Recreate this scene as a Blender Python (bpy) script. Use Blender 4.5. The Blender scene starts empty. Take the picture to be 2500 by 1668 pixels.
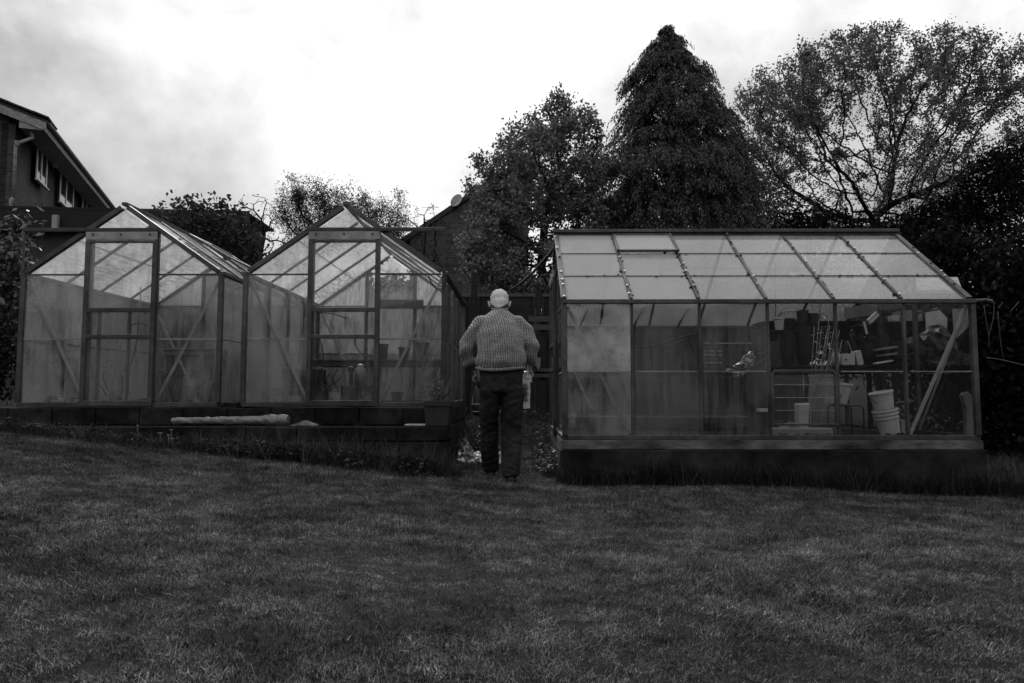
import bpy, bmesh, math, random
import numpy as np
from mathutils import Vector, Matrix, noise as mnoise
from math import radians as R, sin, cos, tan, pi

random.seed(7); rng = np.random.default_rng(7)
S = bpy.context.scene
COL = S.collection
Vc = Vector

# ------------------------------------------------------------------ camera, sky, sun, exposure
F = 1735.0                                   # focal length in pixels of the 2500 px wide photograph
PITCH, YAW = math.atan(126 / F), math.atan(15 / F)
CAM = Vc((0, 0, 0.76))
cd = bpy.data.cameras.new('camera'); cam = bpy.data.objects.new('camera', cd); COL.objects.link(cam)
cd.sensor_width = 36; cd.lens = F / 2500 * 36; cd.clip_start = .05; cd.clip_end = 3000
cam.location = CAM; cam.rotation_euler = (pi / 2 + PITCH, 0, YAW)
S.camera = cam
CR = cam.rotation_euler.to_matrix()

SUN_EL, SUN_AZ = R(40), R(-14)               # azimuth measured from +Y towards +X
SUN_DIR = Vc((sin(SUN_AZ) * cos(SUN_EL), cos(SUN_AZ) * cos(SUN_EL), sin(SUN_EL)))
SKY1, SKY2 = (-1.713, 4.8321, 4.5925), (4.1832, 2.8991, 3.7507)  # which part of the cloud field stands overhead
W = bpy.data.worlds.new('World'); S.world = W; W.use_nodes = True
def build_world():
    nt = W.node_tree; nt.nodes.clear(); N = nt.nodes.new; L = nt.links.new
    def math_(op, a, b=None, c=None, clamp=False):
        n = N('ShaderNodeMath'); n.operation = op; n.use_clamp = clamp
        for i, v in enumerate((a, b, c)):
            if v is None: continue
            if isinstance(v, (int, float)): n.inputs[i].default_value = v
            else: L(v, n.inputs[i])
        return n.outputs[0]
    sky = N('ShaderNodeTexSky'); sky.sky_type = 'NISHITA'; sky.sun_disc = False
    sky.sun_elevation = SUN_EL; sky.sun_rotation = SUN_AZ; sky.dust_density = 3
    bw = N('ShaderNodeRGBToBW'); L(sky.outputs[0], bw.inputs[0])
    tc = N('ShaderNodeTexCoord'); d = tc.outputs['Generated']
    def noise(scale, detail, rough, loc, zs):
        m = N('ShaderNodeMapping'); m.inputs['Scale'].default_value = (1, 1, zs); m.inputs['Location'].default_value = loc
        L(d, m.inputs[0]); n = N('ShaderNodeTexNoise'); n.inputs['Scale'].default_value = scale
        n.inputs['Detail'].default_value = detail; n.inputs['Roughness'].default_value = rough
        n.inputs['Distortion'].default_value = .3
        L(m.outputs[0], n.inputs['Vector']); return n.outputs[0]
    n1 = noise(2.1, 6, .55, SKY1, 1.5)
    n2 = noise(5.5, 7, .6, SKY2, 1.2)
    dot = N('ShaderNodeVectorMath'); dot.operation = 'DOT_PRODUCT'; L(d, dot.inputs[0])
    g = Vc((sin(R(-13)) * cos(R(20)), cos(R(-13)) * cos(R(20)), sin(R(20))))
    dot.inputs[1].default_value = g
    dp = math_('MAXIMUM', dot.outputs['Value'], 0.0)
    glow = math_('POWER', dp, 12.0)           # the sun behind thin cloud
    c1 = math_('MULTIPLY_ADD', n1, 2.7, -.95, clamp=True)
    c2 = math_('MULTIPLY_ADD', n2, 1.0, -.5)
    cl = math_('MULTIPLY_ADD', c1, 4.6, 1.9)  # cloud luminance before the strength
    cl = math_('MULTIPLY_ADD', c2, 5.0, cl)
    cl = math_('MULTIPLY_ADD', glow, 2.6, cl)
    sz = N('ShaderNodeSeparateXYZ'); L(d, sz.inputs[0])
    el = math_('MULTIPLY_ADD', math_('MAXIMUM', sz.outputs[2], 0.0), 1.65, .33)   # overcast sky: brighter towards the zenith
    cl = math_('MULTIPLY', cl, el)
    mix = N('ShaderNodeMix'); mix.data_type = 'FLOAT'; mix.inputs[0].default_value = .96
    L(bw.outputs[0], mix.inputs[2]); L(cl, mix.inputs[3])
    bg = N('ShaderNodeBackground'); bg.inputs['Strength'].default_value = .1
    L(mix.outputs[0], bg.inputs['Color'])
    out = N('ShaderNodeOutputWorld'); L(bg.outputs[0], out.inputs[0])
build_world()
sd = bpy.data.lights.new('sun', 'SUN'); sun = bpy.data.objects.new('sun', sd); COL.objects.link(sun)
sd.energy = 1.5; sd.angle = R(18); sun.location = (0, 0, 30)
sun.rotation_euler = SUN_DIR.to_track_quat('Z', 'Y').to_euler()
S.view_settings.view_transform = 'Standard'; S.view_settings.look = 'None'
S.view_settings.exposure = 0.88; S.view_settings.gamma = 1; S.view_settings.use_curve_mapping = False
S.render.engine = 'CYCLES'
cy = S.cycles
cy.max_bounces = 8; cy.diffuse_bounces = 3; cy.glossy_bounces = 3; cy.transmission_bounces = 4
cy.transparent_max_bounces = 32; cy.use_denoising = True; cy.use_adaptive_sampling = False; cy.sample_clamp_indirect = 4
cy.caustics_reflective = False; cy.caustics_refractive = False

# ------------------------------------------------------------------ helpers
def ray(px, py): return CR @ Vc(((px - 1250) / F, (834 - py) / F, -1))
def at(px, py, Y):
    d = ray(px, py); return CAM + d * ((Y - CAM.y) / d.y)
def onplane(px, py, p0, n):
    d = ray(px, py); return CAM + d * ((p0 - CAM).dot(n) / d.dot(n))
def smooth01(a, b, x):
    t = np.clip((np.asarray(x, float) - a) / (b - a), 0, 1); return t * t * (3 - 2 * t)

def worldloc(o):
    v = Vc((0, 0, 0))
    while o is not None: v += o.location; o = o.parent
    return v
def tag(o, label=None, cat=None, group=None, kind=None):
    if label: o['label'] = label
    if cat: o['category'] = cat
    if group: o['group'] = group
    if kind: o['kind'] = kind
    return o
def thing(name, label, cat, loc=(0, 0, 0), group=None):
    o = bpy.data.objects.new(name, None); COL.objects.link(o); o.location = loc; o.empty_display_size = .1
    return tag(o, label, cat, group)

class MB:
    def __init__(s): s.v = []; s.f = []
    def add(s, vs, fs):
        n = len(s.v); s.v += [Vc(v) for v in vs]; s.f += [tuple(i + n for i in f) for f in fs]; return s
    def obox(s, c, ax, ay, az):
        c = Vc(c); vs = [c + ax * i + ay * j + az * k for k in (-1, 1) for j in (-1, 1) for i in (-1, 1)]
        return s.add(vs, [(0, 2, 3, 1), (4, 5, 7, 6), (0, 1, 5, 4), (2, 6, 7, 3), (0, 4, 6, 2), (1, 3, 7, 5)])
    def box(s, a, b):
        a, b = Vc(a), Vc(b); c = (a + b) / 2; h = (b - a) / 2
        return s.obox(c, Vc((abs(h.x), 0, 0)), Vc((0, abs(h.y), 0)), Vc((0, 0, abs(h.z))))
    def bar(s, p, q, w, h, up=(0, 0, 1), ext=0):
        p, q = Vc(p), Vc(q); d = (q - p).normalized(); up = Vc(up); x = d.cross(up)
        if x.length < 1e-4: x = d.cross(Vc((1, 0, 0)))
        x.normalize(); u = x.cross(d).normalized(); L = (q - p).length / 2 + ext
        return s.obox((p + q) / 2, x * w / 2, d * L, u * h / 2)
    def prism(s, poly, ext):
        poly = [Vc(p) for p in poly]; ext = Vc(ext); n = len(poly)
        vs = [p - ext / 2 for p in poly] + [p + ext / 2 for p in poly]
        fs = [tuple(range(n))[::-1], tuple(range(n, 2 * n))] + [(i, (i + 1) % n, n + (i + 1) % n, n + i) for i in range(n)]
        return s.add(vs, fs)
    def tube(s, pts, r, n=6, cap=True):
        pts = [Vc(p) for p in pts]; m = len(pts); rr = r if isinstance(r, (list, tuple)) else [r] * m
        vs = []; prev = None
        for i, p in enumerate(pts):
            d = (pts[min(i + 1, m - 1)] - pts[max(i - 1, 0)]).normalized()
            if prev is None:
                x = d.cross(Vc((0, 0, 1)))
                if x.length < .05: x = d.cross(Vc((1, 0, 0)))
            else: x = prev - d * prev.dot(d)
            x.normalize(); prev = x; y = d.cross(x)
            vs += [p + (x * cos(2 * pi * k / n) + y * sin(2 * pi * k / n)) * rr[i] for k in range(n)]
        fs = [(i * n + k, i * n + (k + 1) % n, (i + 1) * n + (k + 1) % n, (i + 1) * n + k) for i in range(m - 1) for k in range(n)]
        if cap: fs += [tuple(range(n))[::-1], tuple(range((m - 1) * n, m * n))]
        return s.add(vs, fs)
    def lathe(s, prof, c=(0, 0, 0), n=20, sq=False):
        c = Vc(c); vs = []
        for r, z in prof:
            for k in range(n):
                a = 2 * pi * (k + .5) / n
                vs.append(c + Vc((cos(a) * r, sin(a) * r, z)))
        m = len(prof)
        fs = [(i * n + k, i * n + (k + 1) % n, (i + 1) * n + (k + 1) % n, (i + 1) * n + k) for i in range(m - 1) for k in range(n)]
        return s.add(vs, fs)
    def build(s, name, mat, parent=None, local=False, smooth=False, bevel=0):
        off = Vc((0, 0, 0)) if (local or parent is None) else worldloc(parent)
        me = bpy.data.meshes.new(name)
        me.from_pydata([tuple(v - off) for v in s.v], [], s.f); me.validate()
        me.materials.append(mat)
        if smooth: me.polygons.foreach_set('use_smooth', [True] * len(me.polygons))
        bm = bmesh.new(); bm.from_mesh(me); bmesh.ops.recalc_face_normals(bm, faces=bm.faces); bm.to_mesh(me); bm.free()
        o = bpy.data.objects.new(name, me); COL.objects.link(o); o.parent = parent
        if bevel:
            b = o.modifiers.new('bevel', 'BEVEL'); b.width = bevel; b.segments = 2; b.limit_method = 'ANGLE'
        return o

def top(mb, name, mat, label, cat, group=None, kind=None, **k):
    """a thing that is one mesh: origin at its base"""
    c = sum(mb.v, Vc((0, 0, 0))) / len(mb.v); z = min(v.z for v in mb.v); off = Vc((c.x, c.y, z))
    m2 = MB(); m2.v = [v - off for v in mb.v]; m2.f = mb.f
    o = m2.build(name, mat, None, local=True, **k); o.location = off
    return tag(o, label, cat, group, kind)

def mesh_np(name, V, Fq, mat, parent=None, off=None, smooth=False, tone=None):
    V = np.asarray(V, np.float32); Fq = np.asarray(Fq, np.int32)
    if off is not None: V = V - np.array(off, np.float32)
    me = bpy.data.meshes.new(name); k = Fq.shape[1]
    me.vertices.add(len(V)); me.vertices.foreach_set('co', V.ravel())
    me.loops.add(Fq.size); me.loops.foreach_set('vertex_index', Fq.ravel())
    me.polygons.add(len(Fq)); me.polygons.foreach_set('loop_start', np.arange(0, Fq.size, k, dtype=np.int32))
    if smooth: me.polygons.foreach_set('use_smooth', np.ones(len(Fq), bool))
    me.update(calc_edges=True)
    if tone is not None:
        a = me.attributes.new('tone', 'FLOAT', 'FACE'); a.data.foreach_set('value', np.asarray(tone, np.float32))
    me.materials.append(mat)
    o = bpy.data.objects.new(name, me); COL.objects.link(o); o.parent = parent
    return o

# ------------------------------------------------------------------ materials (the photograph is black and white: every colour is a grey)
class NT:
    def __init__(s, name):
        s.m = bpy.data.materials.new(name); s.m.use_nodes = True; s.t = s.m.node_tree; s.t.nodes.clear()
        s.out = s.n('ShaderNodeOutputMaterial')
    def n(s, ty, **kw):
        o = s.t.nodes.new(ty)
        for k, v in kw.items():
            if k.startswith('i_'):
                key = k[2:]; key = int(key) if key.isdigit() else key.replace('_', ' ')
                s.set(o.inputs[key], v)
            else: setattr(o, k, v)
        return o
    def set(s, inp, v):
        if hasattr(v, 'is_output') or isinstance(v, bpy.types.NodeSocket): s.t.links.new(v, inp)
        else:
            if inp.type == 'RGBA' and isinstance(v, (int, float)): v = (v, v, v, 1)
            inp.default_value = v
    def math(s, op, a, b=None, c=None, clamp=False):
        o = s.n('ShaderNodeMath', operation=op, use_clamp=clamp)
        for i, v in enumerate((a, b, c)):
            if v is not None: s.set(o.inputs[i], v)
        return o.outputs[0]
    def pos(s): return s.n('ShaderNodeNewGeometry').outputs['Position']
    def mapped(s, vec, scale=(1, 1, 1), rot=(0, 0, 0)):
        m = s.n('ShaderNodeMapping'); s.set(m.inputs[0], vec); m.inputs['Scale'].default_value = scale; m.inputs['Rotation'].default_value = rot
        return m.outputs[0]
    def noise(s, vec, scale, detail=4, rough=.55, dist=0):
        o = s.n('ShaderNodeTexNoise', i_Scale=scale, i_Detail=detail, i_Roughness=rough, i_Distortion=dist); s.set(o.inputs['Vector'], vec)
        return o.outputs[0]
    def ramp(s, x, lo, hi, a=0., b=1.):
        o = s.n('ShaderNodeMapRange', clamp=True); s.set(o.inputs[0], x)
        for i, v in zip((1, 2, 3, 4), (lo, hi, a, b)): s.set(o.inputs[i], v)
        return o.outputs[0]
    def mix(s, fac, a, b):
        o = s.n('ShaderNodeMixShader'); s.set(o.inputs[0], fac); s.set(o.inputs[1], a); s.set(o.inputs[2], b); return o.outputs[0]
    def done(s, sh): s.t.links.new(sh, s.out.inputs[0]); return s.m

def mat(name, base, rough=.7, metal=0., amp=.25, scale=6., bump=0., bscale=40., spec=.3, coarse=None, streak=None, tr=0.):
    q = NT(name); p = q.pos()
    v = p if streak is None else q.mapped(p, streak)
    n = q.noise(v, scale, 6, .6)
    f = q.ramp(n, .3, .7, 1 - amp, 1 + amp)
    if coarse:
        n2 = q.noise(p, coarse, 3, .5); f = q.math('MULTIPLY', f, q.ramp(n2, .35, .65, 1 - amp, 1 + amp))
    c = q.math('MULTIPLY', f, base)
    b = q.n('ShaderNodeBsdfPrincipled', i_Roughness=rough, i_Metallic=metal); q.set(b.inputs['Base Color'], c)
    b.inputs['Specular IOR Level'].default_value = spec
    if bump:
        bp = q.n('ShaderNodeBump', i_Strength=bump, i_Distance=.01); q.set(bp.inputs['Height'], q.noise(v, bscale, 5, .6))
        q.set(b.inputs['Normal'], bp.outputs[0])
    sh = b.outputs[0]
    if tr:
        t = q.n('ShaderNodeBsdfTranslucent'); q.set(t.inputs[0], c); sh = q.mix(tr, sh, t.outputs[0])
    return q.done(sh)

def leaf_mat(name, base, tr=.35, gloss=.06, amp=.45, rough=.45, inst=False):
    q = NT(name); p = q.pos()
    t = q.n('ShaderNodeObjectInfo').outputs['Random'] if inst else q.n('ShaderNodeAttribute', attribute_name='tone').outputs['Fac']
    f = q.ramp(t, 0., 1., 1 - amp, 1 + amp)
    f = q.math('MULTIPLY', f, q.ramp(q.noise(p, 1.3, 4), .3, .7, .75, 1.25))
    c = q.math('MULTIPLY', f, base)
    d = q.n('ShaderNodeBsdfDiffuse'); q.set(d.inputs[0], c)
    tl = q.n('ShaderNodeBsdfTranslucent'); q.set(tl.inputs[0], c)
    g = q.n('ShaderNodeBsdfGlossy', i_Roughness=rough); q.set(g.inputs[0], .8)
    return q.done(q.mix(gloss, q.mix(tr, d.outputs[0], tl.outputs[0]), g.outputs[0]))

def glass_mat(name, lo, hi, dcol=.45, tl=.55, streak=(7, 7, .8), scale=3., base_rough=.02, tint=.93):
    """clear pane with a film of algae, dust and rain streaks; lo..hi is how much of it the film covers on one face"""
    q = NT(name); p = q.pos()
    lw = q.n('ShaderNodeLayerWeight', i_Blend=.5).outputs['Facing']
    fr = q.math('MULTIPLY_ADD', q.math('POWER', lw, 5.), .9, .045, clamp=True)
    tr = q.n('ShaderNodeBsdfTransparent'); q.set(tr.inputs[0], tint)
    gl = q.n('ShaderNodeBsdfGlossy', i_Roughness=base_rough); q.set(gl.inputs[0], .95)
    clear = q.mix(fr, tr.outputs[0], gl.outputs[0])
    a = q.noise(q.mapped(p, streak), scale, 7, .65); b = q.noise(p, 1.1, 5, .6, .4); c = q.noise(p, 160, 3, .7)
    f = q.math('ADD', q.math('MULTIPLY', a, .48), q.math('MULTIPLY', b, .52))
    f = q.math('ADD', q.ramp(f, .39, .59), q.math('MULTIPLY_ADD', c, .10, -.05))
    rn = q.n('ShaderNodeObjectInfo').outputs['Random']
    f = q.math('ADD', f, q.math('MULTIPLY_ADD', rn, .4, -.2))
    fac = q.ramp(f, 0., 1., lo, hi)
    df = q.n('ShaderNodeBsdfDiffuse'); q.set(df.inputs[0], dcol)
    tn = q.n('ShaderNodeBsdfTranslucent'); q.set(tn.inputs[0], dcol * 1.1)
    film = q.mix(tl, df.outputs[0], tn.outputs[0])
    return q.done(q.mix(fac, clear, film))

M = {}
M['alu'] = mat('weathered aluminium', .07, .5, .45, .35, 14, .15, 60, .4, 2.)
M['alu_dark'] = mat('dark weathered aluminium', .05, .55, .35, .4, 14, .15, 60, .4)
M['alu_light'] = mat('pale weathered aluminium', .24, .45, .4, .3, 10, .1, 60, .4, 2.)
M['glass_haze'] = glass_mat('algae filmed glass', .02, .34, .46, .74, (5, 5, 1.1))
M['glass_mid'] = glass_mat('dusty glass', .004, .15, .42, .72)
M['glass_clear'] = glass_mat('nearly clean glass', .002, .018, .4)
M['glass_faint'] = glass_mat('lightly dusty glass', .01, .06, .4, .7)
M['glass_white'] = glass_mat('whitewashed glass', -.15, .62, .6, .4, (1.3, 1.3, 1.0), 3.2)
M['roof_white'] = glass_mat('chalky roof glass', .42, .6, .62, .45, (2, 2, 2), 2)
M['roof_mid'] = glass_mat('dusty roof glass', .15, .30, .6, .45, (2, 2, 2), 2)
M['roof_faint'] = glass_mat('thinly dusted roof glass', .06, .16, .58, .45, (2, 2, 2), 2)
M['roof_algae'] = glass_mat('streaked algae roof glass', .16, .6, .72, .85, (9, 1.2, 1.2), 4)
M['concrete'] = mat('mossy concrete', .12, .9, 0, .5, 5, .5, 30, .2, 1.2)
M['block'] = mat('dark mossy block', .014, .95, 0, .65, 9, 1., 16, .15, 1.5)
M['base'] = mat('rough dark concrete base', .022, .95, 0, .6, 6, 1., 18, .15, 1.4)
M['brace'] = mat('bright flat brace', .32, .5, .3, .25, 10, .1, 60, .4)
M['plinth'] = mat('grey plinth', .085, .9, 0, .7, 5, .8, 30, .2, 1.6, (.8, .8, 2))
M['timber'] = mat('weathered timber', .06, .8, 0, .4, 5, .4, 30, .2, None, (1, 1, 9))
M['fence'] = mat('dark stained fence board', .022, .85, 0, .45, 6, .4, 40, .2, 1.5, (1, 1, 9))
M['soil'] = mat('dark soil', .018, .95, 0, .5, 14, .8, 20, .1, 2.)
M['white_plastic'] = mat('white plastic', .52, .45, 0, .12, 5, .05, 20, .4)
M['grey_plastic'] = mat('grey plastic', .22, .5, 0, .2, 6, .05, 20, .4)
M['black_plastic'] = mat('black plastic', .010, .45, 0, .3, 8, .1, 30, .4)
M['white_card'] = mat('pale card', .5, .8, 0, .15, 4, .1, 20)
M['foil'] = mat('crumpled silver sheet', .3, .35, .9, .4, 14, .9, 25, .5)
M['film'] = mat('crumpled clear plastic sheet', .2, .3, 0, .2, 9, .5, 22, .6, tr=.25)
M['cane'] = mat('bamboo cane', .18, .6, 0, .25, 9)
M['wire'] = mat('black cable', .012, .6, 0, .1)
M['terracotta'] = mat('dull plant pot', .03, .8, 0, .35, 7, .2, 30)
M['brick'] = None
M['upvc'] = mat('white window frame', .8, .5, 0, .12, 5)
M['soffit'] = mat('painted soffit', .3, .7, 0, .2, 4)
M['fascia'] = mat('flaking painted fascia', .26, .7, 0, .5, 12, .2, 40)
M['tile'] = mat('roof tile', .035, .85, 0, .4, 9, .3, 30)
M['dark_fascia'] = mat('black roof edge', .012, .8, 0, .3, 4)
M['render'] = mat('garage wall', .05, .9, 0, .3, 4, .3, 30)
M['bark'] = mat('dark bark', .014, .95, 0, .4, 9, .6, 25, .1)
M['win_glass'] = None
M['metal_pale'] = mat('pale galvanised clip', .7, .35, .5, .1, 30)
M['stem'] = mat('dry stem', .16, .8, 0, .3, 20)
M['foam'] = mat('dusty foam slab', .15, .8, 0, .35, 6, .2, 40)
M['stone'] = mat('garden stone', .12, .9, 0, .5, 9, .5, 20)
M['straw'] = mat('dry straw', .06, .8, 0, .4, 12)

def brick_mat():
    q = NT('house brick'); p = q.pos()
    m = q.mapped(p, (1, 1, 1), (0, 0, R(-20)))
    sx = q.n('ShaderNodeSeparateXYZ'); q.set(sx.inputs[0], m)
    cx = q.n('ShaderNodeCombineXYZ'); q.set(cx.inputs[0], q.math('ADD', sx.outputs[0], sx.outputs[1])); q.set(cx.inputs[1], sx.outputs[2])
    b = q.n('ShaderNodeTexBrick', i_Scale=1.0); q.set(b.inputs['Vector'], cx.outputs[0])
    b.inputs['Brick Width'].default_value = .225; b.inputs['Row Height'].default_value = .075; b.inputs['Mortar Size'].default_value = .008
    q.set(b.inputs['Color1'], .03); q.set(b.inputs['Color2'], .06); q.set(b.inputs['Mortar'], .08)
    c = q.n('ShaderNodeRGBToBW'); q.set(c.inputs[0], b.outputs[0])
    f = q.math('MULTIPLY', c.outputs[0], q.ramp(q.noise(p, 1.6, 5), .3, .7, .6, 1.35))
    s = q.n('ShaderNodeBsdfPrincipled', i_Roughness=.9); q.set(s.inputs['Base Color'], f)
    bp = q.n('ShaderNodeBump', i_Strength=.4, i_Distance=.01); q.set(bp.inputs['Height'], b.outputs['Fac']); bp.invert = True
    q.set(s.inputs['Normal'], bp.outputs[0])
    return q.done(s.outputs[0])
M['brick'] = brick_mat()
def winglass():
    q = NT('house window glass'); s = q.n('ShaderNodeBsdfPrincipled', i_Roughness=.06); q.set(s.inputs['Base Color'], .03)
    s.inputs['Specular IOR Level'].default_value = .4
    return q.done(s.outputs[0])
M['win_glass'] = winglass()

# ------------------------------------------------------------------ the ground
def gz(x, y):
    x = np.asarray(x, float); y = np.asarray(y, float)
    side = np.where(x < 0, .105 * np.sqrt(x * x + .25) - .0525, -.03 * x)
    side = np.clip(side, -.5, .75)
    z = side + .09 * np.clip(y - 6.7, 0, 6) + .10 * np.clip(y - 12.7, 0, 12) + .04 * np.clip(y - 24, 0, 40)
    z = z + .012 * np.sin(x * 2.1 + y * .7) + .01 * np.sin(y * 2.9 - x * 1.3)
    t = smooth01(6.44, 6.52, y) * smooth01(-.72, -.80, x) * (1 - smooth01(10.5, 12.5, y))
    return z * (1 - t) + np.maximum(z, .45) * t
def gzs(x, y): return float(gz(x, y))

def ground():
    xs = np.concatenate([[-900, -300, -120, -60, -35, -22], np.arange(-14, 14.01, .2), [22, 35, 60, 120, 300, 900]])
    xs = np.unique(np.concatenate([xs, np.arange(-1.0, -.5, .04)]))
    ys = np.concatenate([[-900, -300, -100, -40, -20, -10], np.arange(-5, 6.3, .2), np.arange(6.3, 6.7, .03), np.arange(6.8, 14, .2), np.arange(14, 30, 1.), [36, 50, 80, 150, 400, 1500]])
    X, Y = np.meshgrid(xs, ys); Z = gz(X, Y)
    V = np.stack([X, Y, Z], -1).reshape(-1, 3); nx = len(xs); ny = len(ys)
    i = (np.arange(ny - 1)[:, None] * nx + np.arange(nx - 1)[None]).ravel()
    q = NT('lawn soil and thatch'); p = q.pos()
    n = q.noise(p, 30, 6, .7); n2 = q.noise(p, 1.6, 5, .6)
    c = q.math('MULTIPLY', q.ramp(n, .3, .7, .006, .024), q.ramp(n2, .35, .65, .6, 1.3))
    s = q.n('ShaderNodeBsdfPrincipled', i_Roughness=.95); q.set(s.inputs['Base Color'], c); s.inputs['Specular IOR Level'].default_value = .1
    bp = q.n('ShaderNodeBump', i_Strength=.8, i_Distance=.02); q.set(bp.inputs['Height'], n); q.set(s.inputs['Normal'], bp.outputs[0])
    o = mesh_np('ground', V, np.stack([i, i + 1, i + 1 + nx, i + nx], 1), q.done(s.outputs[0]), smooth=True)
    tag(o, 'dark lawn and garden ground rising gently behind the greenhouses', None, None, 'structure')
ground()

# ------------------------------------------------------------------ instanced stuff (grass, weeds)
def proto(name, V, Fq, m):
    me = bpy.data.meshes.new(name); me.from_pydata([tuple(v) for v in V], [], [tuple(f) for f in Fq]); me.materials.append(m)
    me.polygons.foreach_set('use_smooth', [True] * len(me.polygons))
    return bpy.data.objects.new(name, me)
def blade(V, Fc, base, h, w, az, lean, curl, seg=2):
    d = Vc((cos(az), sin(az), 0)); s = Vc((-sin(az), cos(az), 0)); n0 = len(V)
    for i in range(seg + 1):
        t = i / seg; p = Vc(base) + d * (lean * t + curl * t * t) * h + Vc((0, 0, 1)) * h * (t - .45 * abs(curl) * t * t)
        ww = w * (1 - t * .85) / 2
        if i < seg: V += [p - s * ww, p + s * ww]
        else: V += [p]
    for i in range(seg - 1):
        a = n0 + 2 * i; Fc.append((a, a + 1, a + 3, a + 2))
    a = n0 + 2 * (seg - 1); Fc.append((a, a + 1, a + 2))
def scatter(name, pts, protos, mat_unused, scl, label, kind='stuff', tilt=.15, parent=None):
    n = len(pts); me = bpy.data.meshes.new(name); me.vertices.add(n); me.vertices.foreach_set('co', np.asarray(pts, np.float32).ravel())
    a = me.attributes.new('rot', 'FLOAT_VECTOR', 'POINT')
    a.data.foreach_set('vector', np.stack([rng.normal(0, tilt, n), rng.normal(0, tilt, n), rng.uniform(0, 6.283, n)], 1).astype(np.float32).ravel())
    a = me.attributes.new('scl', 'FLOAT', 'POINT'); a.data.foreach_set('value', np.asarray(scl, np.float32))
    o = bpy.data.objects.new(name, me); COL.objects.link(o); o.parent = parent
    c = bpy.data.collections.new(name + ' tufts')
    for p in protos: c.objects.link(p)
    g = bpy.data.node_groups.new(name, 'GeometryNodeTree')
    g.interface.new_socket('Geometry', in_out='INPUT', socket_type='NodeSocketGeometry')
    g.interface.new_socket('Geometry', in_out='OUTPUT', socket_type='NodeSocketGeometry')
    N = g.nodes.new; L = g.links.new
    gi, go = N('NodeGroupInput'), N('NodeGroupOutput')
    ci = N('GeometryNodeCollectionInfo'); ci.inputs['Collection'].default_value = c
    ci.inputs['Separate Children'].default_value = True; ci.inputs['Reset Children'].default_value = True
    ip = N('GeometryNodeInstanceOnPoints'); ip.inputs['Pick Instance'].default_value = True
    r = N('GeometryNodeInputNamedAttribute'); r.data_type = 'FLOAT_VECTOR'; r.inputs['Name'].default_value = 'rot'
    s = N('GeometryNodeInputNamedAttribute'); s.data_type = 'FLOAT'; s.inputs['Name'].default_value = 'scl'
    L(gi.outputs[0], ip.inputs['Points']); L(ci.outputs[0], ip.inputs['Instance'])
    L(r.outputs['Attribute'], ip.inputs['Rotation']); L(s.outputs['Attribute'], ip.inputs['Scale']); L(ip.outputs[0], go.inputs[0])
    md = o.modifiers.new('scatter', 'NODES'); md.node_group = g
    return tag(o, label, None, None, kind)

def lawn():
    q = NT('lawn grass'); p = q.pos()
    rn = q.n('ShaderNodeObjectInfo').outputs['Random']
    patch = q.ramp(q.noise(q.mapped(p, (1, 1.7, 1)), 2.0, 6, .68, .4), .39, .61, .32, 1.55)
    fine = q.math('MULTIPLY', q.ramp(q.noise(p, 7, 5, .65), .36, .64, .6, 1.4), q.ramp(q.noise(p, 110, 2, .6), .38, .66, .2, 2.1))
    c = q.math('MULTIPLY', q.math('MULTIPLY', patch, fine), q.math('MULTIPLY', q.math('POWER', q.ramp(rn, 0., 1., .45, 1.4), 2.), .088))
    d = q.n('ShaderNodeBsdfDiffuse'); q.set(d.inputs[0], c)
    t = q.n('ShaderNodeBsdfTranslucent'); q.set(t.inputs[0], c)
    g = q.n('ShaderNodeBsdfGlossy', i_Roughness=.5); q.set(g.inputs[0], .5)
    gm = q.done(q.mix(.06, q.mix(.4, d.outputs[0], t.outputs[0]), g.outputs[0]))
    pr = []
    for k in range(8):
        V, Fc = [], []
        for b in range(26):
            a = random.uniform(0, 6.28); r = .055 * math.sqrt(random.random())
            blade(V, Fc, (cos(a) * r, sin(a) * r, -.005), random.uniform(.014, .038), random.uniform(.0028, .0055), random.uniform(0, 6.28),
                  random.uniform(.1, .8), random.uniform(-.2, .8))
        pr.append(proto('grass_tuft', V, Fc, gm))
    pts = []
    n = 90000
    y = rng.uniform(.9, 6.55, n); x = rng.uniform(-1, 1, n) * (.82 * y + .8)
    keep = rng.uniform(0, 1, n) < (.82 * y + .8) / (.82 * 6.55 + .8)
    x, y = x[keep], y[keep]
    edge = 6.18 + .08 * np.sin(x * 3.1) + .05 * np.sin(x * 7.7)
    path = (x > -.6) & (x < .42)
    xp = rng.uniform(-.62, .42, 900); yp = rng.uniform(6.3, 7.9, 900)
    k2 = (y < edge + rng.normal(0, .05, len(y))) | (path & (rng.uniform(0, 1, len(y)) < .9))
    x, y = x[k2], y[k2]
    # a wide thin cover beyond what the lens sees
    xw = rng.uniform(-9, 9, 9000); yw = rng.uniform(-3, 6.1, 9000)
    x = np.concatenate([x, xw, xp]); y = np.concatenate([y, yw, yp])
    P = np.stack([x, y, gz(x, y)], 1)
    sc = rng.uniform(.7, 1.25, len(x)) * (1 + .35 * np.sin(x * 2.3 + 1.1 * np.sin(y * 1.9)) * np.sin(y * 2.7))
    sc = np.clip(sc, .45, 1.6) * np.interp(y, [1.5, 3.5, 5.5], [.62, .8, 1.0])
    scatter('grass', P, pr, gm, sc, 'short patchy mown grass of the lawn in front')
lawn()

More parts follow.
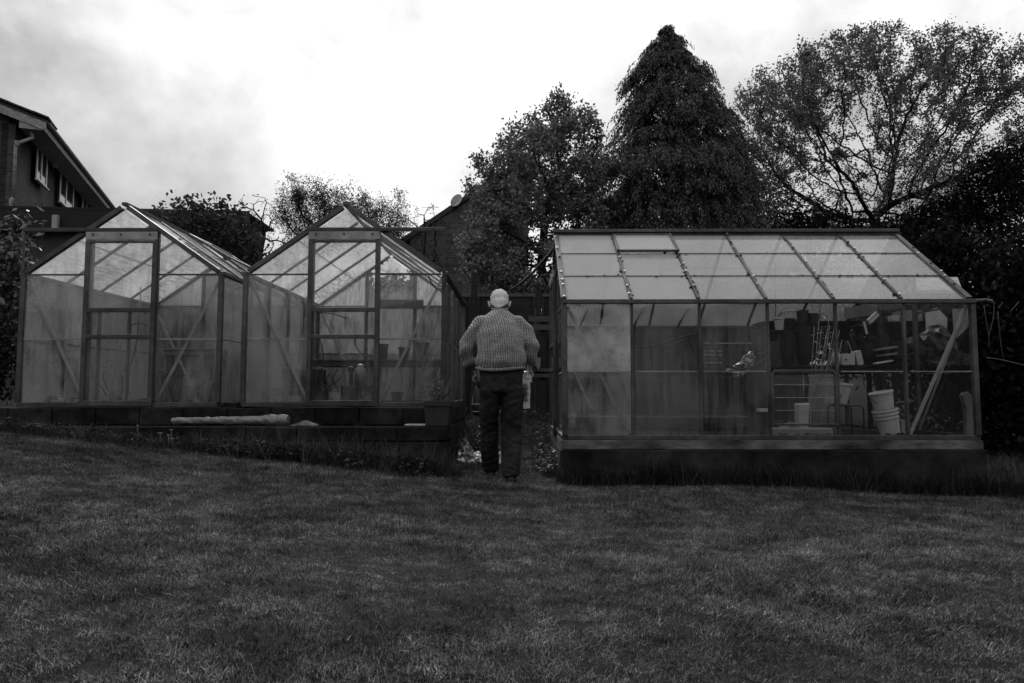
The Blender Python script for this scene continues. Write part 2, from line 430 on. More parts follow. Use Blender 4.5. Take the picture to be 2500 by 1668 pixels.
def weeds():
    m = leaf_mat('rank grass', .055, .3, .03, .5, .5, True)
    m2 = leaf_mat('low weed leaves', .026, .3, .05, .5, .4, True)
    m3 = leaf_mat('shade-coloured fringe grass', .026, .3, .015, .5, .5, True)  # shade at the wall foot is put into this darker grass colour
    tall, low, fringe = [], [], []
    for k in range(7):
        V, Fc = [], []
        for b in range(13):
            a = random.uniform(0, 6.28); r = .05 * random.random()
            blade(V, Fc, (cos(a) * r, sin(a) * r, -.01), random.uniform(.12, .34), random.uniform(.003, .006), random.uniform(0, 6.28),
                  random.uniform(.05, .35), random.uniform(.1, .9), 5)
        tall.append(proto('rank_grass_tuft', V, Fc, m))
        V, Fc = [], []
        for b in range(20):
            a = random.uniform(0, 6.28); r = .06 * math.sqrt(random.random())
            blade(V, Fc, (cos(a) * r, sin(a) * r, -.01), random.uniform(.05, .16), random.uniform(.003, .005), random.uniform(0, 6.28),
                  random.uniform(.05, .4), random.uniform(.1, .6), 3)
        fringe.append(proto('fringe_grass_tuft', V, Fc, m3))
        V, Fc = [], []
        for b in range(12):
            a = random.uniform(0, 6.28); r = .1 * math.sqrt(random.random()); h = random.uniform(.03, .16)
            c = Vc((cos(a) * r, sin(a) * r, h)); s = random.uniform(.012, .026); t = random.uniform(0, 6.28)
            u = Vc((cos(t), sin(t), random.uniform(-.5, .4))).normalized() * s; w = Vc((-sin(t), cos(t), random.uniform(-.3, .3))).normalized() * s * .75
            n0 = len(V); V += [c - u, c - u * .2 + w, c + u * .5 + w * .6, c + u * 1.1, c + u * .5 - w * .6, c - u * .2 - w]
            Fc += [(n0, n0 + 1, n0 + 2, n0 + 3), (n0, n0 + 3, n0 + 4, n0 + 5)]
            blade(V, Fc, (cos(a) * r * .4, sin(a) * r * .4, -.01), h, .003, a, r / h * .6, 0, 2)
        low.append(proto('weed_clump', V, Fc, m2))
    # the bank in front of the low block wall
    x = rng.uniform(-5.6, -.5, 900); y = 6.34 - np.abs(rng.normal(0, .13, 900)); x[:420] = rng.uniform(-3.2, -.7, 420); P = np.stack([x, y, gz(x, y)], 1)
    sc = rng.uniform(.5, 1.35, 900) * np.interp(x, [-5, -3.4, -1.6, -.6], [.5, .55, .95, .95])
    scatter('rank_grass', P, tall, m, sc, 'long arching weeds and grass against the low block wall')
    x = np.concatenate([rng.uniform(-2.6, -.72, 560), rng.uniform(-5.6, -2.6, 130)])
    y = 6.32 - np.abs(rng.normal(0, .12, 690)); P = np.stack([x, y, gz(x, y)], 1)
    scatter('bank_weeds', P, low, m2, rng.uniform(.4, 1.0, 690), 'broad leaved weeds growing along the foot of the low wall')
    x = rng.uniform(.42, 5.6, 1900); y = 6.35 - np.abs(rng.normal(0, .10, 1900)); P = np.stack([x, y, gz(x, y)], 1)
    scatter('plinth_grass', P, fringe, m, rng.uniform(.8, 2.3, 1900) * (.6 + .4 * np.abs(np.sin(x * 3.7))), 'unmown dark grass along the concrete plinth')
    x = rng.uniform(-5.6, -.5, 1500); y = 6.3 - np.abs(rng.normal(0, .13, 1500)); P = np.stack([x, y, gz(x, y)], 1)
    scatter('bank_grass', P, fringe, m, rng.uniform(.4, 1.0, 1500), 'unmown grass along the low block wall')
    # the trodden path between the greenhouses and its verges
    x = np.concatenate([rng.uniform(-.66, -.35, 200), rng.uniform(.16, .42, 150), rng.uniform(-.6, .4, 200)])
    y = np.concatenate([rng.uniform(7.75, 9.7, 200), rng.uniform(6.7, 9.5, 150), rng.uniform(8.2, 11.3, 200)])
    P = np.stack([x, y, gz(x, y)], 1)
    scatter('path_weeds', P, tall + low, m, rng.uniform(.5, 1.15, 550), 'weeds and rough grass along the path between greenhouses')
    x = rng.uniform(-5.2, -.9, 90); y = rng.uniform(6.5, 6.74, 90); P = np.stack([x, y, np.full(90, .45)], 1)
    scatter('ledge_weeds', P, fringe, m, rng.uniform(.3, .7, 90), 'sparse weeds rooted on the ledge before the greenhouses')
    x = rng.uniform(4.35, 6.5, 700); y = rng.uniform(6.2, 8.5, 700); P = np.stack([x, y, gz(x, y)], 1)
    scatter('rough_grass', P, tall + fringe, m, rng.uniform(.5, 1.1, 700), 'rough dark grass beside the right hand end of the long greenhouse')
weeds()

# ------------------------------------------------------------------ greenhouses
def greenhouse(name, label, P, Lg, nb, Wd, H, pitch, cfg):
    """P(u, v, w) maps (along the ridge, across, up from the sill) to the world; u = 0 is the gable with the door"""
    base = P(0, 0, 0); g = thing(name, label, 'greenhouse', base)
    E = lambda a: (P(*a) - P(0, 0, 0))
    U, Vv, Wv = E((1, 0, 0)), E((0, 1, 0)), E((0, 0, 1))
    tp = tan(pitch); hw = Wd / 2; top_ = H + hw * tp; step = Lg / nb
    frame, pale = M[cfg.get('frame', 'alu')], M['alu_light']
    def bar(nm, a, b, w, h, up=None, m=None, par=None, bev=.002):
        return MB().bar(P(*a), P(*b), w, h, up or Wv).build(nm, m or frame, par or g, bevel=bev)
    def pane(pts, nrm, m, par=None, nm='pane'):
        return MB().prism([P(*p) for p in pts], nrm * .004).build(nm, M[m], par or g)
    roofh = lambda v: H + (v if v <= hw else Wd - v) * tp
    pick = cfg['glass']
    # sill, corner posts, eaves, ridge
    for a, b, up in (((0, 0, .02), (0, Wd, .02), Wv), ((Lg, 0, .02), (Lg, Wd, .02), Wv)):
        bar('sill', a, b, .05, .04)
    for v in (0, Wd): bar('sill', (.026, v, .021), (Lg - .026, v, .021), .05, .04)
    for u in (0, Lg):
        for v in (0, Wd): bar('corner_post', (u, v, .041), (u, v, H - .021), .045, .045, U)
    for v, s in ((0, -1), (Wd, 1)):
        bar('gutter', (-.02, v + s * .012, H), (Lg + .02, v + s * .012, H), .06, .035)
    bar('ridge', (-.03, hw, top_ + .012), (Lg + .03, hw, top_ + .012), .05, .03)
    # side walls
    ws = cfg['wall_split']
    for side, v in ((0, 0), (1, Wd)):
        nrm = Vv
        for i in range(nb + 1):
            u = i * step
            if 0 < i < nb: bar('glazing_bar', (u, v + (.012 if side == 0 else -.012), .041), (u, v + (.012 if side == 0 else -.012), H - .02), .024, .036, Vv)
        for i in range(nb):
            a, b = i * step + .017, (i + 1) * step - .017
            if i == 0: a += .008
            if i == nb - 1: b -= .008
            for k, (z0, z1) in enumerate(((.043, ws), (ws, H - .02))):
                if cfg.get('louvre') == (side, i) and k == 0: continue
                off = .003 * k * (-1 if side == 0 else 1)
                pane([(a, v + off, z0), (b, v + off, z0), (b, v + off, z1 + (.012 if k == 0 else 0)), (a, v + off, z1 + (.012 if k == 0 else 0))], nrm, pick('wall', side, i, k))
        for i in range(nb):       # the overlap of two panes shows as a thin pale lip
            o = -.006 if side == 0 else .006
            bar('pane_lip', (i * step + .03, v + o, ws), ((i + 1) * step - .03, v + o, ws), .006, .009, None, pale, None, 0)
    # roof
    sl = math.hypot(hw, hw * tp); ns = cfg['roof_split']
    for side in (0, 1):
        def rp(u, t, lift=0.): # t from eave (0) to ridge (1)
            v = hw * t if side == 0 else Wd - hw * t
            q = P(u, v, H + hw * t * tp); n = nr
            return q + n * lift
        nr = (Wv * cos(pitch) + Vv * (-sin(pitch) if side == 0 else sin(pitch))).normalized()
        for i in range(nb + 1):
            u = i * step; ends = i in (0, nb)
            a, b = rp(u, .03), rp(u, .97)
            r = MB().bar(a, b, .05 if ends else .026, .045 if ends else .034, nr).build('verge' if ends else 'rafter', frame, g, bevel=.002)
            if cfg.get('clips') and side == 0:
                for k in range(9):
                    if random.random() < .22: continue
                    t = .06 + .9 * (k + random.uniform(-.25, .25)) / 8
                    c = rp(u, t, .026); e = (rp(u, 1) - rp(u, 0)).normalized()
                    MB().obox(c + U * random.uniform(-.012, .012), U * .011, e * random.uniform(.006, .011), nr * .007).build('glazing_clip', M['metal_pale'] if random.random() < .75 else M['black_plastic'], r, bevel=.003)
        for i in range(nb):
            for k in range(ns):
                t0, t1 = k / ns + (.02 if k == 0 else 0), (k + 1) / ns - (.02 if k == ns - 1 else 0)
                a, b = i * step + .016, (i + 1) * step - .016
                lift = .004 * k
                pts = [rp(a, t0, lift), rp(b, t0, lift), rp(b, t1, lift), rp(a, t1, lift)]
                if cfg.get('vent') == (side, i) and k == ns - 1: continue
                MB().prism(pts, nr * .004).build('pane', M[pick('roof', side, i, k)], g)
                if k:
                    e = (rp(0, 1) - rp(0, 0)).normalized()
                    MB().bar(rp(a, t0, lift + .004), rp(b, t0, lift + .004), .007, .006, nr).build('pane_lip', M['alu_dark'], g)
        if cfg.get('vent') and cfg['vent'][0] == side:
            i = cfg['vent'][1]; t0, t1 = 1 - 1 / ns, .965; a, b = i * step + .0, (i + 1) * step - .0
            op = cfg.get('vent_open', .02)
            def vp(u, t): return rp(u, t, .024 + op * (t1 - t) / (t1 - t0))
            fr = MB()
            fr.bar(vp(a, t0), vp(a, t1), .028, .024, nr); fr.bar(vp(b, t0), vp(b, t1), .028, .024, nr)
            fr.bar(vp(a + .0145, t0), vp(b - .0145, t0), .026, .022, nr); fr.bar(vp(a + .0145, t1), vp(b - .0145, t1), .03, .022, nr)
            vt = fr.build('roof_vent', frame, g, bevel=.002)
            MB().prism([vp(a + .016, t0), vp(b - .016, t0), vp(b - .016, t1), vp(a + .016, t1)], nr * .004).build('vent_pane', M[pick('roof', side, i, ns - 1)], vt)
    # gables
    v0, v1, hd = cfg['door']
    for gi, u in ((0, 0), (1, Lg)):
        ub = U * (1 if gi == 0 else -1); posts = (v0, v1)
        for v in posts: bar('gable_post', (u + (.012 if gi == 0 else -.012), v, .041), (u + (.012 if gi == 0 else -.012), v, roofh(v) - .03), .04, .036, U)
        for k, (a, b) in enumerate(((.024, v0 - .022), (v1 + .022, Wd - .024))):
            left = k == 0
            z1 = H - .01
            for j, (za, zb) in enumerate(((.043, ws), (ws, z1))):
                pane([(u - .003 * j, a, za), (u - .003 * j, b, za), (u - .003 * j, b, zb), (u - .003 * j, a, zb)], U, pick('gable', gi, k, j))
                o = -.007 if gi == 0 else .007
                bar('transom', (u + o, a + .002, zb), (u + o, b - .002, zb), .008, .016, Wv, pale if j == 0 else frame, None, 0)
            ra, rb = roofh(a) - .03, roofh(b) - .03
            tri = [(u, a, z1 + .004), (u, b, z1 + .004), (u, b, rb), (u, a, ra)] if min(ra, rb) > z1 + .01 else \
                  ([(u, a, z1 + .004), (u, b, z1 + .004), (u, b, rb)] if left else [(u, a, z1 + .004), (u, b, z1 + .004), (u, a, ra)])
            pane(tri, U, pick('gable', gi, k, 2))
            bi = u + (.03 if gi == 0 else -.03)          # diagonal brace from the eave down to the door foot
            p, q = ((bi, .02, H - .04), (bi, v0 - .03, .05)) if left else ((bi, Wd - .02, H - .04), (bi, v1 + .03, .05))
            bar('brace', p, q, .03, .006, U, M['brace'])
        pane([(u, v0 + .022, hd + .02), (u, v1 - .022, hd + .02), (u, v1 - .022, roofh(v1) - .035), (u, hw, top_ - .05), (u, v0 + .022, roofh(v0) - .035)], U, pick('gable', gi, 2, 2))
        bar('transom', (u, v0 + .021, hd + .008), (u, v1 - .021, hd + .008), .03, .022)
        if gi == 1:
            for j, (za, zb) in enumerate(((.043, ws), (ws, hd - .004))):
                pane([(u - .003 * j, v0 + .022, za), (u - .003 * j, v1 - .022, za), (u - .003 * j, v1 - .022, zb), (u - .003 * j, v0 + .022, zb)], U, pick('gable', gi, 2, j))
    # sliding door, standing proud of the gable
    du = -.045; dv0, dv1 = v0 - .005, v1 + .005; zt = hd - .005
    d = MB()
    for v in (dv0, dv1): d.bar(P(du, v, .006), P(du, v, zt - .085), .042, .028, U)
    door = d.build('door', frame, g, bevel=.003)
    a, b = dv0 + .0215, dv1 - .0215
    zs = cfg['door_rails']
    rails = [(.006, .06)] + [(z - .02, z + .02) for z in zs] + [(zt - .11, zt - .085)]
    for za, zb in rails:
        MB().bar(P(du, a, (za + zb) / 2), P(du, b, (za + zb) / 2), zb - za, .026, U).build('rail', frame, door, bevel=.003)
    for k in range(len(rails) - 1):
        za, zb = rails[k][1] - .003, rails[k + 1][0] + .003
        pane([(du, a - .004, za), (du, b + .004, za), (du, b + .004, zb), (du, a - .004, zb)], U, pick('door', 0, 0, k), door, 'door_pane')
    hb = MB().bar(P(du - .005, dv0 - .02, zt - .042), P(du - .005, dv1 + .02, zt - .042), .078, .022, U).build('header_board', pale, g, bevel=.002)
    for v in (dv0 + .05, hw, dv1 - .05):
        MB().bar(P(du - .019, v - .008, zt - .03), P(du - .019, v + .008, zt - .03), .016, .008, U).build('bolt', M['alu_dark'], hb)
    r0, r1 = cfg['rail']
    bar('door_track', (du + .004, r0, hd + .015), (du + .004, r1, hd + .015), .03, .034, Wv, M['alu_dark'])
    if cfg.get('rail_post') is not None:
        v = cfg['rail_post']; bar('track_post', (du + .004, v, H + .01), (du + .004, v, hd - .003), .016, .016, U)
    MB().prism([P(.03, .03, -.03), P(Lg - .03, .03, -.03), P(Lg - .03, Wd - .03, -.03), P(.03, Wd - .03, -.03)], Wv * .04).build('floor', M['soil'], g)
    return g

YL, YR = 6.83, 6.40
x1 = at(44, 992, YL); x2 = at(592, 992, YL); ZB = (at(294, 993, YL).z)
LL, WL, HL = 2.5, 1.93, 1.29
def gl_left(kind, side, i, k):
    if kind == 'roof': return 'roof_algae'
    if kind == 'door': return ('glass_mid', 'glass_mid', 'glass_haze')[k]
    if kind == 'gable' and side == 1: return ('glass_mid', 'glass_haze', 'roof_algae')[k]
    return 'glass_haze'
def gl_mid(kind, side, i, k):
    if kind == 'roof': return 'roof_algae'
    if kind == 'door': return ('glass_mid', 'glass_mid', 'glass_mid')[k]
    if kind == 'gable' and side == 1: return ('glass_mid', 'glass_haze', 'roof_algae')[k]
    if kind == 'gable': return 'glass_haze' if i == 0 else 'glass_mid'
    if kind == 'wall' and side == 1: return 'glass_mid'
    return 'glass_haze'
def PL(x0):
    return lambda u, v, w: Vc((x0 + v, YL + u, ZB + w))
g1 = greenhouse('greenhouse', 'left hazy greenhouse whose door track sticks out to the left, nearest the brick house', PL(x1.x), LL, 4, WL, HL, R(35),
    dict(glass=gl_left, wall_split=.65, roof_split=2, door=(.645, 1.29, 1.70), door_rails=(.67, .93), rail=(0.0, 1.31), rail_post=.008, vent=(1, 2), vent_open=.05))
g2 = greenhouse('greenhouse', 'middle greenhouse beside the old man, its door track sticking out to the right', PL(x2.x), LL, 4, WL, HL, R(35),
    dict(glass=gl_mid, wall_split=.65, roof_split=2, door=(.645, 1.285, 1.70), door_rails=(.67, .93), rail=(.62, WL + .01), rail_post=WL, vent=(1, 1), vent_open=.015))
for o in (g1, g2): o['group'] = 'small gabled greenhouses on the block wall'

x3 = at(1379, 1074, YR); z3 = x3.z; x3r = at(2388, 1074, YR)
L3, W3 = x3r.x - x3.x, 2.5
H3 = at(1380, 737, YR).z - z3
zr3 = at(1400, 574, YR + W3 / 2).z
pitch3 = math.atan2(zr3 - z3 - H3, W3 / 2)
def gl_right(kind, side, i, k):
    if kind == 'wall' and side == 0:
        if i == 0: return 'glass_white' if k == 1 else 'glass_haze'
        return ('x', 'glass_mid', 'glass_mid', 'glass_clear', 'glass_clear', 'glass_clear')[i]
    if kind == 'wall': return 'glass_faint'
    if kind == 'roof' and side == 0: return ('roof_white', 'roof_white', 'roof_mid', 'roof_mid', 'roof_faint', 'roof_faint')[i]
    if kind == 'roof': return 'roof_mid'
    if kind == 'gable' and side == 1: return 'glass_clear'
    return 'glass_mid'
PR = lambda u, v, w: Vc((x3.x + u, YR + v, z3 + w))
g3 = greenhouse('long_greenhouse', 'long cluttered greenhouse side on at the right, full of pots and buckets', PR, L3, 6, W3, H3, pitch3,
    dict(glass=gl_right, frame='alu', wall_split=.61, roof_split=3, clips=True, door=(.9, 1.6, 1.70), door_rails=(.67, .93), rail=(.85, 2.5), vent=(0, 1), vent_open=.02, louvre=(0, 3)))
# ridge capping, louvre, end braces, gutter outlet of the long greenhouse
MB().bar(PR(-.03, W3 / 2 - .03, zr3 - z3 + .035), PR(L3 + .03, W3 / 2 - .03, zr3 - z3 + .035), .05, .035).build('ridge_cap', M['alu'], g3, bevel=.004)
st = L3 / 6
for i, (a, b) in enumerate((((.03, .03, H3 - .04), (st - .03, .03, .05)), ((L3 - .03, .03, H3 - .04), (L3 - st + .03, .03, .05)),
                            ((.03, W3 - .03, H3 - .04), (st - .03, W3 - .03, .05)), ((L3 - .03, W3 - .03, H3 - .04), (L3 - st + .03, W3 - .03, .05)))):
    MB().bar(PR(*a), PR(*b), .03, .006, (0, 1, 0)).build('brace', M['brace'], g3)
for u in (.5 * st, 1.6 * st, 2.5 * st, 4.4 * st):
    MB().bar(PR(u + .05, W3 - .03, H3 - .01), PR(u + .13, W3 - .25, H3 + .25), .028, .006, (0, 1, 0)).build('roof_brace', M['alu'], g3)
lv = MB(); ua, ub = 3 * st + .02, 4 * st - .02
lv.bar(PR(ua, -.004, .12), PR(ua, -.004, .60), .03, .03, (0, 1, 0)); lv.bar(PR(ub, -.004, .12), PR(ub, -.004, .60), .03, .03, (0, 1, 0))
lv.bar(PR(ua + .016, -.004, .61), PR(ub - .016, -.004, .61), .03, .03, (0, 1, 0)); lv.bar(PR(ua + .016, -.004, .135), PR(ub - .016, -.004, .135), .018, .03, (0, 1, 0))
lv = lv.build('louvre_window', M['alu'], g3, bevel=.003)
for k in range(4):
    z = .145 + k * .115
    MB().prism([PR(ua + .02, .02, z), PR(ub - .02, .02, z), PR(ub - .02, -.015, z + .116), PR(ua + .02, -.015, z + .116)], Vc((0, .004, .001))).build('louvre_pane', M['glass_faint'], lv)
    MB().bar(PR(ua + .02, -.016, z + .116), PR(ub - .02, -.016, z + .116), .006, .006).build('pane_lip', M['alu_light'], lv)
MB().prism([PR(ua - .002, 0, .043), PR(ub + .002, 0, .043), PR(ub + .002, 0, .122), PR(ua - .002, 0, .122)], Vc((0, .004, 0))).build('pane', M['glass_mid'], g3)
MB().tube([PR(L3 + .02, -.02, H3), PR(L3 + .10, -.03, H3 + .005), PR(L3 + .155, -.03, H3 - .003), PR(L3 + .175, -.03, H3 - .04)], .018, 10).build('gutter_outlet', M['alu'], g3, smooth=True)
ms = MB(); tp3 = tan(pitch3)
for k in range(170):
    lap = random.random() < .35
    t = random.choice((1 / 3, 2 / 3)) + random.gauss(0, .008) if lap else random.uniform(.03, .97)
    u = random.uniform(0, L3) if lap else st * random.choice((1, 2, 2, 2, 3, 4, 5)) + random.choice((-1, 1)) * random.uniform(.016, .026)
    r = random.uniform(.004, .012) * (1.6 if random.random() < .08 else 1); v = W3 / 2 * t
    ms.lathe([(.001, r), (r * .8, r * .6), (r * 1.2, 0)], PR(u, v, H3 + v * tp3 + .006), 5)
tag(ms.build('moss', M['soil'], g3, smooth=True), None, None, None, 'stuff')
# plinth under the long greenhouse
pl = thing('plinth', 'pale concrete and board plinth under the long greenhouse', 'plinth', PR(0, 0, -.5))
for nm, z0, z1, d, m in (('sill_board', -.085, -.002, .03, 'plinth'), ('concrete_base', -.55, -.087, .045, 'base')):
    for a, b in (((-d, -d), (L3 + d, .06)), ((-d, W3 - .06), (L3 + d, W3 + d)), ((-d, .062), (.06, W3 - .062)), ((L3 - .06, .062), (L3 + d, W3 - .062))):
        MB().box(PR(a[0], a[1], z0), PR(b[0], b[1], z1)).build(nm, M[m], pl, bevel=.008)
so = MB()
for k in range(260):
    u = random.choice([random.uniform(.05, L3 - .05), random.gauss(1.5 * st, .2), random.gauss(.55, .12)]); u = min(max(u, .03), L3 - .03)
    s = random.uniform(.008, .028); so.lathe([(.001, s), (s * .8, s * .6), (s * 1.3, 0)], PR(u, .035 + random.uniform(0, .05), .036), 6)
tag(so.build('soil_crumbs', M['soil'], g3, smooth=True), None, None, None, 'stuff')

# ------------------------------------------------------------------ low block walls under the two left greenhouses
def block_run(parent, p, q, z0, z1, t, bl=.44, name='block', m='block'):
    p, q = Vc(p), Vc(q); L = (q - p).length; d = (q - p) / L; n = max(1, round(L / bl)); k = L / n
    nrm = Vc((-d.y, d.x, 0))
    for i in range(n):
        j = random.uniform(-.012, .012); dz_ = random.uniform(-.004, .004)
        a = p + d * (i * k + .004); b = p + d * ((i + 1) * k - .004)
        c = (a + b) / 2 + nrm * (t / 2 + j); c.z = (z0 + z1) / 2 + dz_; a = a + Vc((0, 0, random.uniform(-.004, .004)))
        MB().obox(c, (b - a) / 2, nrm * t / 2, Vc((0, 0, (z1 - z0) / 2 - .003))).build(name, M[m], parent, bevel=.009)
XR = x2.x + WL
bw = thing('block_wall', 'dark concrete block footing directly under the two left greenhouses', 'wall', (-3, YL, .45))
zf = ZB - .008
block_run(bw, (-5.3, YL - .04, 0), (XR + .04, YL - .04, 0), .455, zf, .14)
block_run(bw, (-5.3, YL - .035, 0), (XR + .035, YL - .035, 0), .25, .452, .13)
for z0, z1 in ((.44, zf), (.22, .438), (0, .218), (-.2, -.002)):
    block_run(bw, (XR + .04, YL + .105, 0), (XR + .04, YL + LL, 0), z0, z1, .13)
rw = thing('retaining_wall', 'low mossy block wall edging the lawn, overgrown with weeds, below the left greenhouses', 'wall', (-3, 6.4, 0))
ZL = .462
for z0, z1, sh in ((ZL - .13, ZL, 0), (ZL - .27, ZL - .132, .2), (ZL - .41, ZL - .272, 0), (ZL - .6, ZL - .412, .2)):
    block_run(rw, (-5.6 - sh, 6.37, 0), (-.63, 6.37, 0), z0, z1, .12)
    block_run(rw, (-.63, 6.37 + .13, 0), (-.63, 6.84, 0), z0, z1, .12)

# ------------------------------------------------------------------ things on the ledge and between the greenhouses
def crumple(mb, amp, sc, seed=0):
    o = Vc((seed * 3.1, seed * 1.7, seed * .9))
    for i, v in enumerate(mb.v):
        mb.v[i] = v + mnoise.noise_vector(v * sc + o) * amp + mnoise.noise_vector(v * sc * 2.7 + o) * amp * .45
    return mb
def subdiv_box(a, b, n):
    a, b = Vc(a), Vc(b); bm = bmesh.new(); bmesh.ops.create_cube(bm, size=1)
    bmesh.ops.subdivide_edges(bm, edges=bm.edges, cuts=n, use_grid_fill=True)
    m = MB(); bm.verts.ensure_lookup_table()
    m.v = [Vc(((v.co.x + .5) * (b.x - a.x) + a.x, (v.co.y + .5) * (b.y - a.y) + a.y, (v.co.z + .5) * (b.z - a.z) + a.z)) for v in bm.verts]
    m.f = [tuple(v.index for v in f.verts) for f in bm.faces]; bm.free(); return m

p, q = at(421, 1022, 6.58), at(704, 1018, 6.58); p.z = .462 + .04; q.z = .462 + .05
m = MB(); n = 40; pts = [p.lerp(q, i / n) for i in range(n + 1)]
m.tube(pts, [.030 + .014 * (i / n) + (.008 + .004 * sin(i * 1.7) if i > 31 else 0) for i in range(n + 1)], 16); crumple(m, .007, 30, 1)
top(m, 'plastic_roll', M['film'], 'long roll of crumpled clear plastic lying on the ledge', 'plastic roll', smooth=False)
m = subdiv_box(at(712, 1030, 6.5) + Vc((0, -.05, 0)), at(775, 1030, 6.5) + Vc((0, .06, .045)), 7); m.v = [Vc((v.x, v.y, .462 + max(v.z - m.v[0].z, 0))) for v in m.v]
zb = min(v.z for v in m.v)
c = sum(m.v, Vc((0, 0, 0))) / len(m.v)
m.v = [Vc((v.x, v.y, .464 + (v.z - zb) * max(0.1, 1 - abs(v.x - c.x) / .13))) for v in m.v]; crumple(m, .010, 26, 2)
top(m, 'plastic_scrap', M['film'], 'small crumpled scrap of plastic at the thick end of the plastic roll', 'plastic scrap')
a, b = at(990, 1026, 6.5), at(1046, 1026, 6.5)
top(MB().box((a.x, 6.44, .464), (b.x, 6.62, .478)), 'slate', M['fascia'], 'thin pale slate lying flat on the ledge left of the square pot', 'slate', bevel=.003)

# square plant pot with its plant
a, b = at(1035, 1028, 6.47), at(1102, 1028, 6.47); cx, wt = (a.x + b.x) / 2, (b.x - a.x) / 2
pot = thing('plant_pot', 'square dark plant pot standing on the corner of the ledge', 'plant pot', (cx, 6.52, .464))
def frust(mb, c, w0, w1, z0, z1):
    vs = [Vc((c[0] + sx * w, c[1] + sy * w, z)) for z, w in ((z0, w0), (z1, w1)) for sx, sy in ((-1, -1), (1, -1), (1, 1), (-1, 1))]
    return mb.add(vs, [(0, 3, 2, 1), (4, 5, 6, 7), (0, 1, 5, 4), (1, 2, 6, 5), (2, 3, 7, 6), (3, 0, 4, 7)])
frust(MB(), (cx, 6.52), wt * .83, wt * .93, .464, .64).build('body', M['terracotta'], pot, bevel=.006)
rm = MB()
for sx, sy in ((-1, 0), (1, 0), (0, -1), (0, 1)):
    if sx: rm.box((cx + sx * (wt - .012) - .012, 6.52 - wt, .641), (cx + sx * (wt - .012) + .012, 6.52 + wt, .69))
    else: rm.box((cx - wt + .025, 6.52 + sy * (wt - .012) - .012, .641), (cx + wt - .025, 6.52 + sy * (wt - .012) + .012, .69))
rm.build('rim', M['terracotta'], pot, bevel=.004)
MB().box((cx - wt + .026, 6.52 - wt + .026, .641), (cx + wt - .026, 6.52 + wt - .026, .672)).build('soil', M['soil'], pot)

def leaf_quads(C, axis, size, aspect=.5, nrm=None):
    """C (n,3) leaf centres, axis (n,3) unit directions; returns kite quads"""
    n = len(C); r = rng.normal(size=(n, 3)) if nrm is None else nrm + rng.normal(0, .25, (n, 3)); b = np.cross(axis, r); b /= np.linalg.norm(b, axis=1, keepdims=True) + 1e-9
    s = size[:, None] if np.ndim(size) else np.full((n, 1), size)
    V = np.stack([C - axis * s * .5, C + b * s * aspect * .5 + axis * s * .05, C + axis * s * .5, C - b * s * aspect * .5 + axis * s * .05], 1).reshape(-1, 3)
    return V, np.arange(4 * n).reshape(-1, 4)
def unit(a): return a / (np.linalg.norm(a, axis=1, keepdims=True) + 1e-9)

M['pot_leaf'] = leaf_mat('pot plant leaf', .10, .3, .05)
def potted(cx, cy, z, n, spread, hmin, hmax, name, label):
    r = thing(name, label, 'plant', (cx, cy, z)); C, A, Sz = [], [], []; st_ = MB()
    for k in range(n):
        a = random.uniform(0, 6.28); h = random.uniform(hmin, hmax); o = spread * random.random()
        b = Vc((cx + cos(a) * o, cy + sin(a) * o, z)); t = b + Vc((cos(a) * o * .5 + random.gauss(0, .02), sin(a) * o * .5, h))
        st_.tube([b, b.lerp(t, .5) + Vc((random.gauss(0, .008), 0, 0)), t], .0035, 4)
        for j in range(16):
            u = .15 + .85 * j / 16; c = b.lerp(t, u); th = j * 2.4; d = Vc((cos(th), sin(th), .5)).normalized()
            L = .045 * (1.1 - u * .5); C.append(c + d * L * .5); A.append(d); Sz.append(L)
    st_.build('stems', M['stem'], r)
    V, Fq = leaf_quads(np.array(C), np.array(A), np.array(Sz), .35)
    tag(mesh_np('foliage', V, Fq, M['pot_leaf'], r, worldloc(r), tone=rng.uniform(0, 1, len(Fq))), None, None, None, 'stuff')
potted(cx, 6.52, .672, 26, wt * .9, .08, .25, 'pot_plant', 'leafy stems sprouting from the square pot on the ledge')

# crumpled silver sheeting on the ground beyond the walker
def foil(px0, px1, py, Y, h, seed, label, peak):
    a, b = at(px0, py, Y), at(px1, py, Y); z = gzs((a.x + b.x) / 2, Y)
    m = subdiv_box((a.x, Y - .16, z - .01), (b.x, Y + .2, z + .12), 17); w = b.x - a.x
    for i, v in enumerate(m.v):
        t = (v.x - a.x) / w; k = max(0, 1 - abs(t - peak) / .45); u = (v.z - z + .01) / .13
        m.v[i] = Vc((v.x, v.y + u * .12, z - .01 + u * (.07 + (h - .07) * k * k)))
    crumple(m, .024, 24, seed); crumple(m, .02, 11, seed + 3)
    m.v = [Vc((v.x, v.y, max(v.z, z - .012))) for v in m.v]
    top(m, 'foil_sheet', M['foil'], label, 'foil sheet', 'crumpled foil on the path')
foil(1124, 1180, 1100, 7.35, .24, 3, 'crumpled silver foil heap on the path, left of both feet', .18)
foil(1205, 1232, 1106, 7.3, .17, 5, 'small crumpled silver foil seen between the walker\'s legs', .4)

# small dark tray in the gap between the two left greenhouses
a, b = at(541, 985, 7.0), at(583, 985, 7.0)
m = MB(); z = .452
m.box((a.x, 6.95, z), (b.x, 7.15, z + .02)); m.box((a.x, 6.95, z + .02), (b.x, 6.965, z + .21)); m.box((a.x, 7.135, z + .02), (b.x, 7.15, z + .21))
m.box((a.x, 6.966, z + .02), (a.x + .012, 7.134, z + .21)); m.box((b.x - .012, 6.966, z + .02), (b.x, 7.134, z + .21))
top(m, 'seed_tray', M['black_plastic'], 'deep black seed tray wedged in the gap between the two left greenhouses', 'tray')
potted((a.x + b.x) / 2, 7.05, z + .15, 7, .06, .06, .12, 'seedlings', 'seedlings growing in the black tray between the two left greenhouses')

